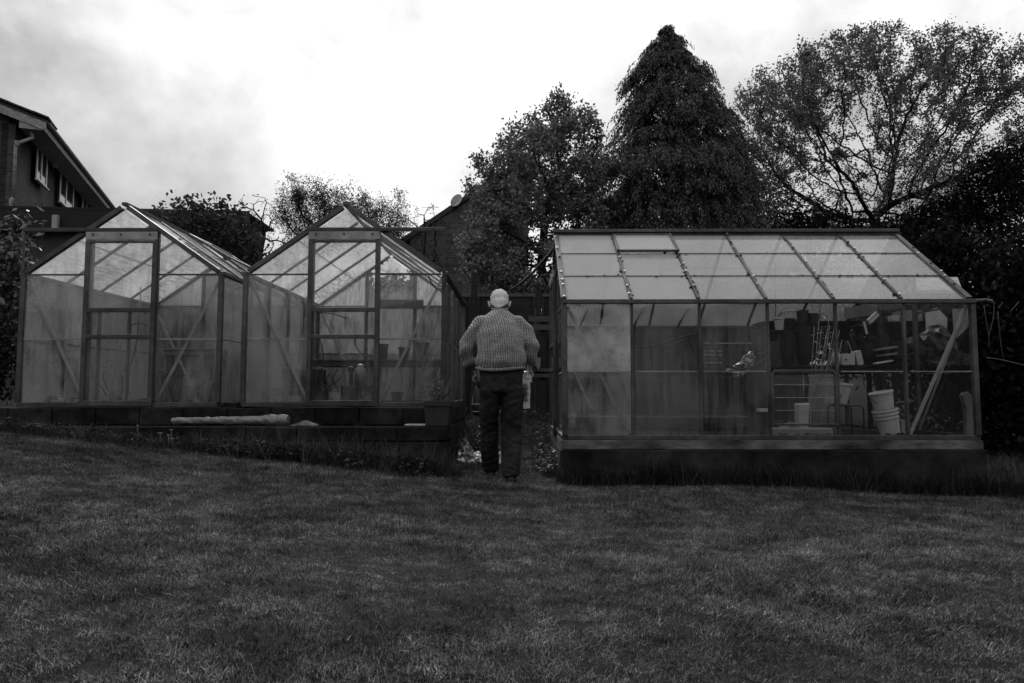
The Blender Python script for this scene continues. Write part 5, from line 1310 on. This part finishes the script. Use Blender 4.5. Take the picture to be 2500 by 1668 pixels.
A = np.concatenate([px_ellip(90, 640, 520, 14.5, 50, 50, .6), px_ellip(30, 600, 500, 14.5, 25, 25, .4), px_ellip(60, 660, 590, 14.5, 40, 40, .5)])
tree('sapling', 'bare twiggy sapling beside the end of the flat garage roof', 'tree', (b.x, 14.5, g_), trunk_pts((b.x, 14.5, g_), at(640, 580, 14.5).z, 7, .02), A, .13, 2, .16, 3, .05, .04, .03, M['willow_leaf'], tip=.006, rmax=.03, aspect=.4)
b = at(1040, 560, 15); g_ = gzs(b.x, 15)
A = np.concatenate([px_ellip(70, 1050, 525, 15, 50, 35, .6), px_ellip(40, 1015, 540, 15, 30, 30, .4)])
tree('sapling', 'bare twigs standing up behind the right eave of the middle greenhouse', 'tree', (b.x, 15, g_), trunk_pts((b.x, 15, g_), at(1040, 570, 15).z, 8, .02), A, .13, 2, .16, 2, .045, .03, .03, M['willow_leaf'], tip=.006, rmax=.03, aspect=.4)

# leafy shrubs and hedges: clumps of leaves through a volume, on branching stems
def shrub(name, label, cat, base, parts, size, lm, per=30, tip=.006, spread=.1, droop=.2, aspect=.55, group=None, step=.18, nA=500, thr=.03, trunk_h=.4, keep=None):
    A = np.concatenate(parts)
    return tree(name, label, cat, base, trunk_pts(base, base[2] + trunk_h, 3, .03), A, step, 1.6, step * 1.1, per, size, spread, thr, lm, tip=tip, rmax=.07, droop=droop, aspect=aspect, group=group, crown='foliage')
c = at(520, 600, 11.5); g_ = gzs(c.x, 11.5)
shrub('evergreen_shrub', 'dense rounded evergreen shrub between the ridges of the two left greenhouses', 'shrub', (c.x, 11.5, g_), [px_ellip(420, 520, 590, 11.5, 115, 75, .8, .5), px_ellip(200, 500, 660, 11.5, 130, 60, .8), px_ellip(60, 470, 515, 11.4, 50, 30, .3), px_ellip(40, 405, 520, 11.4, 20, 25, .2), px_ellip(60, 535, 520, 11.4, 60, 25, .3)], .085, M['shrub_leaf'], 50, spread=.11)
c = at(20, 700, 8.2); g_ = gzs(c.x, 8.2)
shrub('laurel_shrub', 'glossy leaved dark shrub at the far left edge, beside the left greenhouse', 'shrub', (c.x, 8.2, g_), [px_ellip(330, -10, 720, 8.2, 75, 170, .6, .3), px_ellip(80, 40, 590, 8.6, 40, 50, .4), px_ellip(40, 48, 530, 8.4, 14, 35, .15)],   .10, M['laurel_leaf'], 30, spread=.11, aspect=.4, trunk_h=.6)
c = at(-60, 940, 7.2); g_ = gzs(c.x, 7.2)
shrub('bush', 'dark low bush at the left edge in front of the glossy shrub', 'shrub', (c.x, 7.2, g_), [px_ellip(220, -60, 880, 7.3, 85, 130, .5, .3)], .07, M['dark_leaf'], 45, spread=.12, trunk_h=.2)
for k, (px, Y, rx, ry, py, l) in enumerate(((200, 11, 130, 90, 730, 'dark bush behind the left greenhouse, under the garage roof edge'), (700, 11.8, 120, 80, 720, 'dark bush behind the gap of the two gabled greenhouses'), (940, 12.6, 120, 55, 725, 'dark bush behind the right side of the middle greenhouse'))):
    c = at(px, py + ry, Y); g_ = gzs(c.x, Y)
    shrub('bush', l, 'shrub', (c.x, Y, g_), [px_ellip(360, px, py, Y, rx, ry, .6, .2), px_ellip(120, px, py + ry, Y, rx, ry * .6, .5)], .09, M['dark_leaf'], 40, spread=.14, trunk_h=.3)
# dark hedges closing the garden behind and right of the long greenhouse
for k, (px, py, Y, rx, ry, rY, n, l) in enumerate(((1500, 700, 12.4, 170, 130, .5, 700, 'dark hedge behind the left half of the long greenhouse, below the conifer'), (1830, 700, 12.4, 190, 130, .5, 700, 'dark hedge behind the middle of the long greenhouse, below the oak'),
        (2150, 690, 12.2, 190, 130, .6, 700, 'dark hedge behind the right half of the long greenhouse'), (2330, 740, 9.8, 170, 190, .55, 950, 'tall black hedge right behind the right end of the long greenhouse'),
        (2560, 820, 8.6, 190, 290, .8, 1100, 'tall black hedge filling the right edge of the garden'))):
    c = at(px, 1000, Y); g_ = gzs(c.x, Y)
    shrub('hedge', l, 'hedge', (c.x, Y, g_), [px_ellip(n, px, py, Y, rx, ry, rY, .15), px_ellip(n // 3, px, py + ry, Y, rx, ry * .6, rY)],   .09, M['dark_leaf'], 46, spread=.15, trunk_h=.5, group='dark hedges round the long greenhouse')
nx_, nz_ = 90, 14  # unseen hedge added behind the camera to darken reflections in the front panes
hv = []
for side in (0, 1):
    for j in range(nz_ + 1):
        for i in range(nx_ + 1):
            x = -45 + 90 * i / nx_; h = 3.4 + .5 * mnoise.noise(Vc((x * .5, 3, 0))); z = -.6 + (h + .6) * j / nz_
            v = Vc((x, -7.2 - (1.6 * side if j < nz_ else .8), z)); hv.append(v + mnoise.noise_vector(v * 1.7) * .3)
hv = np.array([tuple(v) for v in hv]); m_ = (nx_ + 1) * (nz_ + 1)
ii = (np.arange(nz_)[:, None] * (nx_ + 1) + np.arange(nx_)[None]).ravel()
qf = np.stack([ii, ii + 1, ii + nx_ + 2, ii + nx_ + 1], 1)
hm = mesh_np('hedge', hv, np.concatenate([qf[:, ::-1], qf + m_]), mat('added unseen hedge', .02, .9, 0, .5, 9, .8, 20, .1), smooth=True)
tag(hm, 'unseen dark hedge added behind the camera to keep open sky out of the pane reflections', None, None, 'stuff')
# slender trees on the right, behind the hedge
for k, (px, py, Y, rx, ry, l) in enumerate(((2300, 540, 14.5, 90, 60, 'slender dark tree behind the hedge, right of the oak trunk'), (2440, 470, 14.0, 110, 130, 'dense dark tree at the right edge under the oak canopy'), (1955, 560, 15.2, 160, 40, 'tangled dark thicket below the oak on the left'), (2190, 575, 15.0, 150, 40, 'tangled dark thicket below the oak on the right'))):
    b = at(px, py + ry, Y); g_ = gzs(b.x, Y)
    A = np.concatenate([px_ellip(420, px, py, Y, rx, ry, .8, .2), px_ellip(140, px, py + ry, Y, rx, ry * .5, .6)])
    tree('slender_tree', l, 'tree', (b.x, Y, g_), trunk_pts((b.x, Y, g_), b.z, 8, .04), A, .15, 2, .17, 26, .075, .13, .03, M['dark_leaf'], tip=.0065, rmax=.06, group='dark trees and thickets below the oak')
# two pale spires of a young conifer showing over the ridge of the long greenhouse
for k, (px, py0, py1, w, l) in enumerate(((1729, 505, 640, 9, 'taller pale conifer shoot just over the long greenhouse ridge'), (1742, 535, 640, 6, 'shorter pale conifer shoot just over the long greenhouse ridge'))):
    a, b = at(px, py1, 10.5), at(px, py0, 10.5); o = thing('conifer_shoot', l, 'young conifer', (a.x, 10.5, gzs(a.x, 10.5)), 'conifer shoots over the ridge')
    MB().tube([(a.x, 10.5, gzs(a.x, 10.5)), a, b], [.02, .012, .004], 6).build('stem', M['bark'], o)
    n = 900; t = rng.uniform(0, 1, n); th = rng.uniform(0, 6.28, n); r_ = w / F * 10.5 * (1.1 - t * .8) * rng.uniform(.2, 1, n)
    C = np.stack([a.x + np.cos(th) * r_, 10.5 + np.sin(th) * r_, a.z + (b.z - a.z) * t], 1); D = unit(np.stack([np.cos(th), np.sin(th), np.full(n, 1.2)], 1))
    V, Q = leaf_quads(C, D, rng.uniform(.03, .06, n), .3); mesh_np('foliage', V, Q, M['willow_leaf'], o, worldloc(o), tone=rng.uniform(0, 1, n))
# bare nettle stems and a wire at the right
for k, (x0, y0, x1_, y1_) in enumerate(((2412, 850, 2428, 740), (2418, 860, 2402, 745), (2450, 880, 2436, 760), (2436, 755, 2448, 738), (2466, 765, 2488, 736))):
    cane(at(x0, y0, 7.3), at(x1_, y1_, 7.3), .004, ('bare stem nearest the right end of the long greenhouse, leaning right', 'bare stem leaning left beside the gutter outlet', 'tallest bare stem in front of the right hedge', 'short bent twig tip above the bare stems', 'bare twig slanting furthest right against the hedge')[k], 'bare stems by the right hedge', 'straw')
cable([(2408, 874), (2440, 878), (2500, 892), (2560, 905)], 6.9, .004, 'pale wire strung from the right end of the long greenhouse', 'wire', 'wire', None, 'straw')

# ------------------------------------------------------------------ the old man seen from behind
def remesh(name, balls, voxel, smooth, mat_, parent, noise_amp=0, nscale=8, fn=None, sub=2):
    bm = bmesh.new()
    for c, r, rot in balls:
        ret = bmesh.ops.create_icosphere(bm, subdivisions=sub, radius=1)
        m = Matrix.Translation(Vc(c)) @ (rot.to_4x4() if rot is not None else Matrix.Identity(4)) @ Matrix.Diagonal((*((r, r, r) if isinstance(r, (int, float)) else r), 1))
        bmesh.ops.transform(bm, matrix=m, verts=ret['verts'])
    me = bpy.data.meshes.new('tmp'); bm.to_mesh(me); bm.free()
    t = bpy.data.objects.new('tmp', me); COL.objects.link(t)
    a = t.modifiers.new('r', 'REMESH'); a.mode = 'VOXEL'; a.voxel_size = voxel
    s = t.modifiers.new('s', 'SMOOTH'); s.factor = .5; s.iterations = smooth
    bpy.context.view_layer.update(); dg = bpy.context.evaluated_depsgraph_get()
    m2 = bpy.data.meshes.new_from_object(t.evaluated_get(dg)); bpy.data.objects.remove(t); bpy.data.meshes.remove(me)
    m2.name = name; n = len(m2.vertices); co = np.empty(n * 3, np.float32); m2.vertices.foreach_get('co', co); co = co.reshape(-1, 3)
    if noise_amp or fn:
        no = np.empty(n * 3, np.float32); m2.vertices.foreach_get('normal', no); no = no.reshape(-1, 3)
        d = np.zeros(n)
        for i in range(n):
            p = Vc(co[i]); d[i] = mnoise.noise(p * nscale) * noise_amp + (fn(p) if fn else 0)
        co = co + no * d[:, None]; m2.vertices.foreach_set('co', co.astype(np.float32).ravel())
    m2.polygons.foreach_set('use_smooth', [True] * len(m2.polygons)); m2.materials.clear(); m2.materials.append(mat_); m2.update()
    o = bpy.data.objects.new(name, m2); COL.objects.link(o); o.parent = parent
    return o
def chain(pts, n=8):
    """pts: list of (centre, radius or radii); filled in between"""
    out = []
    for (c0, r0), (c1_, r1) in zip(pts[:-1], pts[1:]):
        r0 = np.array(r0 if not isinstance(r0, (int, float)) else (r0,) * 3, float); r1 = np.array(r1 if not isinstance(r1, (int, float)) else (r1,) * 3, float)
        for i in range(n):
            t = i / n; out.append((tuple(Vc(c0).lerp(Vc(c1_), t)), tuple(r0 * (1 - t) + r1 * t), None))
    c, r = pts[-1]; out.append((tuple(c), (r,) * 3 if isinstance(r, (int, float)) else tuple(r), None))
    return out

def knit():
    q = NT('chunky ribbed knit'); tc = q.n('ShaderNodeTexCoord').outputs['Object']
    sx = q.n('ShaderNodeSeparateXYZ'); q.set(sx.inputs[0], tc); x, y, z = sx.outputs
    wob = q.math('MULTIPLY', q.math('SUBTRACT', q.noise(tc, 7, 3), .5), .02)
    xx = q.math('ADD', q.math('ADD', x, q.math('MULTIPLY', y, .35)), wob)
    rib = q.math('ABSOLUTE', q.math('SINE', q.math('MULTIPLY', xx, pi / .0205)))
    st_ = q.math('MULTIPLY_ADD', q.math('SINE', q.math('MULTIPLY_ADD', rib, 1.6, q.math('MULTIPLY', z, 2 * pi / .013))), .5, .5)
    h = q.math('MULTIPLY', q.math('POWER', rib, .7), q.math('MULTIPLY_ADD', st_, .26, .74))
    fleck = q.ramp(q.noise(tc, 110, 3, .7), .34, .66, .4, 1.7)
    mott = q.ramp(q.noise(tc, 16, 4, .6), .3, .7, .8, 1.2)
    c = q.math('MULTIPLY', q.math('MULTIPLY', q.math('MULTIPLY', fleck, mott), q.ramp(rib, 0., .8, .6, 1.1)), .21)
    b = q.n('ShaderNodeBsdfPrincipled', i_Roughness=.95); q.set(b.inputs['Base Color'], c); b.inputs['Specular IOR Level'].default_value = .1
    b.inputs['Sheen Weight'].default_value = .25
    bp = q.n('ShaderNodeBump', i_Strength=1., i_Distance=.014); q.set(bp.inputs['Height'], h); q.set(b.inputs['Normal'], bp.outputs[0])
    return q.done(b.outputs[0])
M['knit'] = knit()
M['trouser'] = mat('dark worn trousers', .025, .9, 0, .3, 30, .3, 60, .15, 5.)
M['skin'] = mat('old weathered skin', .33, .6, 0, .12, 30, .1, 90)
M['hair'] = mat('short white hair', .72, .6, 0, .18, 60, .5, 130, .2)
M['shoe'] = mat('black shoe', .012, .6, 0, .2)
M['shirt'] = mat('dark shirt collar', .03, .9)

pb0 = at(1230, 1172, 6.17); pgz = gzs(pb0.x, 6.17)
man = thing('person', 'old man with short white hair in a chunky knitted jumper, walking away between the greenhouses', 'person', (pb0.x, 6.17, pgz))
dz = pb0.z - pgz
mscale = 1.0
Lh, Rh = Vc((-.250, .235, .925)), Vc((.225, .20, .965))
def hand(c, side):
    """a fist closed round a handle that runs along y; fingers hang down the outside and curl under"""
    out = chain([((c.x, c.y - .015, c.z + .055), (.024, .036, .03)), ((c.x - side * .012, c.y, c.z + .012), (.018, .042, .035))], 4)
    for k, (dy, L) in enumerate(((.033, .9), (.011, 1.0), (-.011, .95), (-.032, .78))):
        p0 = Vc((c.x - side * -.022, c.y + dy, c.z + .012))
        out += chain([(p0, .0098), ((c.x + side * .03, c.y + dy, c.z - .018 * L), .0095), ((c.x + side * .018, c.y + dy, c.z - .04 * L), .009), ((c.x - side * .006, c.y + dy, c.z - .04 * L), .0085), ((c.x - side * .016, c.y + dy, c.z - .022 * L), .008)], 4)
    out += chain([((c.x - side * .008, c.y + .04, c.z + .03), .014), ((c.x - side * .024, c.y + .05, c.z + .002), .011), ((c.x - side * .02, c.y + .035, c.z - .024), .0095)], 4)
    return out
HCn = Vc((-.045, .225, 1.600)); tilt = Matrix.Rotation(R(-24), 3, 'X')
hd = lambda x, y, z: tuple(HCn + tilt @ Vc((x, y, z)))
body = [(hd(0, -.005, .03), (.080, .098, .092), tilt), (hd(0, .045, -.03), (.066, .062, .085), tilt), (hd(0, -.03, -.02), (.070, .065, .075), tilt),
        (hd(0, .085, -.085), (.034, .026, .024), tilt), (hd(0, .103, -.015), (.012, .016, .028), tilt), (hd(0, .112, -.03), (.016, .014, .011), tilt),
        (hd(0, .098, -.062), (.026, .012, .007), tilt), (hd(-.032, .088, .022), (.026, .012, .009), tilt), (hd(.032, .088, .022), (.026, .012, .009), tilt)]
for s in (-1, 1):
    body += [(hd(s * (.089 + .003 * k), -.014, -.030 + k * .012), (.012, .017 - .002 * k, .012), tilt) for k in range(-1, 4)]
body += chain([(hd(0, -.03, -.07), (.056, .06, .05)), ((-.038, .13, 1.44), (.06, .062, .05)), ((-.03, .07, 1.32), (.16, .085, .08)), ((-.025, .03, 1.1), (.16, .10, .1)), ((-.025, 0, .93), (.155, .10, .09))], 6)
LE, RE = Vc((-.350, .02, 1.20)), Vc((.264, .02, 1.20))
body += chain([((-.185, .08, 1.39), .05), ((-.252, .06, 1.33), .042), ((LE.x + .015, LE.y, LE.z - .01), .038), ((LE.x + .035, .08, 1.08), .034), ((Lh.x - .005, Lh.y - .03, Lh.z + .09), .026), ((Lh.x, Lh.y - .015, Lh.z + .055), .024)], 8) + hand(Lh, -1)
body += chain([((.115, .08, 1.39), .05), ((.182, .06, 1.33), .042), ((RE.x - .015, RE.y, RE.z - .01), .038), ((RE.x - .03, .08, 1.09), .034), ((Rh.x + .005, Rh.y - .03, Rh.z + .09), .026), ((Rh.x, Rh.y - .015, Rh.z + .055), .024)], 8) + hand(Rh, 1)
LK, LA, RK, RA = Vc((-.135, .16, .49)), Vc((-.128, .40, .10)), Vc((.065, .06, .48)), Vc((.062, .0, .10))
for hp_, kn, an in (((-.12, 0, .86), LK, LA), ((.075, 0, .86), RK, RA)):
    body += chain([(hp_, .075), (tuple(kn), .05), (tuple(an), .036)], 8) + chain([((an.x, an.y, .07), .036), ((an.x, an.y + .10, .05), (.035, .05, .028))], 4)
remesh('body', body, .0065, 2, M['skin'], man)
for s in (-1, 1):
    e = MB().lathe([(.0005, -.011), (.008, -.008), (.011, 0), (.008, .008), (.0005, .011)], hd(s * .032, .088, .004), 10); e.build('eye', M['white_plastic'], man, local=True, smooth=True)
# hair: a cap over the crown and the back of the head, with short strands
hb_ = remesh('hair', [(hd(0, -.012, .034), (.084, .100, .094), tilt), (hd(0, -.045, -.02), (.077, .06, .07), tilt), (hd(0, -.048, -.055), (.064, .044, .060), tilt)], .006, 8, M['hair'], man, .003, 30)
hm_ = hb_.data; nv = len(hm_.vertices); hc = np.empty(nv * 3, np.float32); hm_.vertices.foreach_get('co', hc); hc = hc.reshape(-1, 3)
hn = np.empty(nv * 3, np.float32); hm_.vertices.foreach_get('normal', hn); hn = hn.reshape(-1, 3)
sel = rng.integers(0, nv, 7000); u = hn[sel]; T = np.eye(3)
fl = np.array([0, -.35, -1.]) - u * (u @ np.array([0, -.35, -1.]))[:, None]
C = hc[sel] + u * .002 + rng.normal(0, .002, u.shape); D = unit(unit(fl) + u * .18 + rng.normal(0, .25, u.shape))
V, Q = leaf_quads(C, D, rng.uniform(.012, .024, len(u)), .09, (u @ T.T))
tag(mesh_np('hair_strands', V, Q, M['hair'], hb_, tone=None), None, None, None, 'stuff')
# jumper
sw = chain([((-.028, -.005, 1.005), (.222, .155, .03)), ((-.028, -.015, 1.06), (.232, .172, .05)), ((-.030, -.005, 1.18), (.218, .165, .06)), ((-.032, .02, 1.30), (.208, .148, .06)), ((-.036, .055, 1.39), (.195, .128, .05)),
            ((-.038, .095, 1.452), (.160, .105, .045)), ((-.040, .128, 1.507), (.092, .082, .034)), ((-.041, .145, 1.535), (.072, .072, .012))], 8)
sw += chain([((-.195, .08, 1.408), (.078, .088, .07)), ((-.258, .06, 1.33), (.073, .082, .08)), ((LE.x + .015, LE.y, LE.z - .01), (.062, .074, .08)), ((LE.x + .032, .07, 1.08), (.056, .066, .07)), ((Lh.x - .002, Lh.y - .045, Lh.z + .10), (.047, .05, .04))], 9)
sw += chain([((.123, .08, 1.408), (.078, .088, .07)), ((.188, .06, 1.33), (.073, .082, .08)), ((RE.x - .015, RE.y, RE.z - .01), (.062, .074, .08)), ((RE.x - .03, .07, 1.09), (.056, .066, .07)), ((Rh.x + .004, Rh.y - .045, Rh.z + .10), (.047, .05, .04))], 9)
def folds(p):
    f = .0055 * sin(p.z * 42 + 5 * abs(p.x) * 6 + 3 * mnoise.noise(p * 5)) * (1 if abs(p.x + .03) > .2 else .35)
    return f + mnoise.noise(Vc((p.x * 6, p.y * 6, p.z * 4))) * .009
remesh('jumper', sw, .0085, 12, M['knit'], man, 0, 8, folds)
# rolled rib at hem and neck
def ring(cx_, cy_, z, rx, ry, r, name, m, tlt=0., n=44):
    pts = [Vc((cx_ + cos(a) * rx, cy_ + sin(a) * ry, z + tlt * sin(a) + .012 * cos(2 * a + .5) * (1 if r > .012 else 0))) for a in [2 * pi * k / n for k in range(n + 1)]]
    return MB().tube(pts, r, 8, False).build(name, m, man, local=True, smooth=True)
ring(-.028, -.005, .997, .206, .144, .015, 'hem', M['knit'])
ring(-.041, .146, 1.543, .066, .066, .010, 'neckband', M['knit'], .018)
ring(-.042, .165, 1.562, .064, .064, .016, 'shirt_collar', M['shirt'], .02)
# trousers and shoes
tr_ = chain([((-.026, 0, 1.0), (.185, .128, .03)), ((-.026, -.008, .90), (.196, .145, .06)), ((-.026, -.008, .82), (.192, .142, .05))], 6)
tr_ += chain([((-.122, -.005, .82), (.094, .125, .06)), ((-.132, .045, .66), (.096, .105, .06)), (tuple(LK), (.090, .095, .06)), ((-.13, .27, .30), (.085, .09, .06)), ((LA.x, LA.y - .01, .105), (.080, .092, .04))], 9)
tr_ += chain([((.078, -.005, .82), (.098, .125, .06)), ((.072, .02, .66), (.102, .11, .06)), (tuple(RK), (.097, .10, .06)), ((.064, .035, .30), (.091, .095, .06)), ((RA.x, RA.y, .095), (.086, .096, .04))], 9)
def tfolds(p):
    f = mnoise.noise(Vc((p.x * 9, p.y * 9, p.z * 5))) * .009 + mnoise.noise(Vc((p.x * 5 + p.z * 14, p.y * 12, p.z * 22 - p.x * 16))) * .0065
    kz = math.exp(-((p.z - .46) / .13) ** 2) + .8 * math.exp(-((p.z - .16) / .09) ** 2) + .5 * math.exp(-((p.z - .8) / .08) ** 2)
    return f + .0035 * kz * sin(p.z * 70 + p.x * 40 + 9 * mnoise.noise(p * 7))
remesh('trousers', tr_, .0085, 4, M['trouser'], man, 0, 8, tfolds)
for k, (px_, s) in enumerate(((-.13, 1), (.07, 1))):
    MB().tube([(px_ - .065, -.150 + .02 * abs(px_ + .03), .925), (px_, -.157, .922), (px_ + .065, -.150 + .02 * abs(px_ + .03), .925)], .003, 5).build('pocket_seam', M['trouser'], man, local=True)
for an in (LA, RA):
    z0 = 0
    s_ = remesh('shoe', chain([((an.x, an.y - .055, z0 + .045), (.040, .035, .045)), ((an.x, an.y + .02, z0 + .06), (.042, .05, .05)), ((an.x, an.y + .12, z0 + .038), (.049, .06, .036)), ((an.x, an.y + .185, z0 + .03), (.042, .045, .028))], 6), .007, 3, M['shoe'], man)
    MB().prism([(an.x + w_, an.y + y_, z0 + .004) for w_, y_ in ((-.038, -.08), (.038, -.08), (.044, 0), (.053, .12), (.04, .22), (0, .24), (-.04, .22), (-.053, .12), (-.044, 0))], Vc((0, 0, .018))).build('sole', M['black_plastic'], s_, local=True, bevel=.003)
def zfoot(): pass
man.location.z = pgz - .014 - .0
# what he carries: a dark banded can in the left hand, a pale printed bag in the right
mo_ = Vc(man.location)
cn = thing('watering_can', 'dark can with pale bands carried in the old man\'s left hand', 'can', mo_ + Vc((Lh.x + .072, Lh.y + .01, .59)))
MB().lathe([(.001, 0), (.098, .0), (.112, .02), (.112, .10), (.104, .17), (.085, .25), (.06, .272), (.001, .276)], n=28).build('body', M['black_plastic'], cn, local=True, smooth=True)
for z, r, h in ((.035, .114, .004), (.10, .114, .006), (.252, .086, .005)):
    MB().lathe([(r - .004, z - h), (r + .001, z - h), (r + .001, z + h), (r - .004, z + h)], n=28).build('band', M['alu_light'], cn, local=True, smooth=True)
MB().prism([(-.112, -.022, .10), (-.114, .0, .10), (-.106, .0, .175), (-.104, -.02, .175)], (.003, 0.001, 0)).build('label', M['white_plastic'], cn, local=True)
lx = -.072
MB().tube([(lx + .03, -.09, .235), (lx + .005, -.085, .30), (lx, -.05, .333), (lx, .03, .333), (lx + .005, .075, .30), (lx + .03, .08, .24)], .009, 8).build('handle', M['black_plastic'], cn, local=True, smooth=True)
bg_ = thing('bag', 'narrow pale printed bag with a crumpled rolled top in the old man\'s right hand', 'bag', mo_ + Vc((Rh.x - .03, Rh.y + .0, .655)))
m = subdiv_box((-.035, -.10, 0), (.035, .10, .235), 5); crumple(m, .006, 16, 8); m.build('body', M['white_card'], bg_, local=True, smooth=False)
m = subdiv_box((-.03, -.085, .232), (.052, .085, .318), 6); m.v = [Vc((v.x * (1 - .5 * max(0, v.z - .25) / .07), v.y, v.z)) for v in m.v]; crumple(m, .012, 26, 5); m.build('rolled_top', M['white_plastic'], bg_, local=True)
for k, z in enumerate((.075, .092, .109, .126, .143, .16, .178, .197, .213)):      # the unreadable dark print up its edge
    MB().box((-.030 + .004 * (k % 2), -.1125, z - (.004 if k % 3 else .006)), (.020 - .006 * (k % 3), -.109, z + .003)).build('print', M['black_plastic'], bg_, local=True)
MB().box((.0385, -.095, .01), (.041, .095, .22)).build('dark_side_face', M['terracotta'], bg_, local=True)  # thin dark sheet covering the right face of the bag
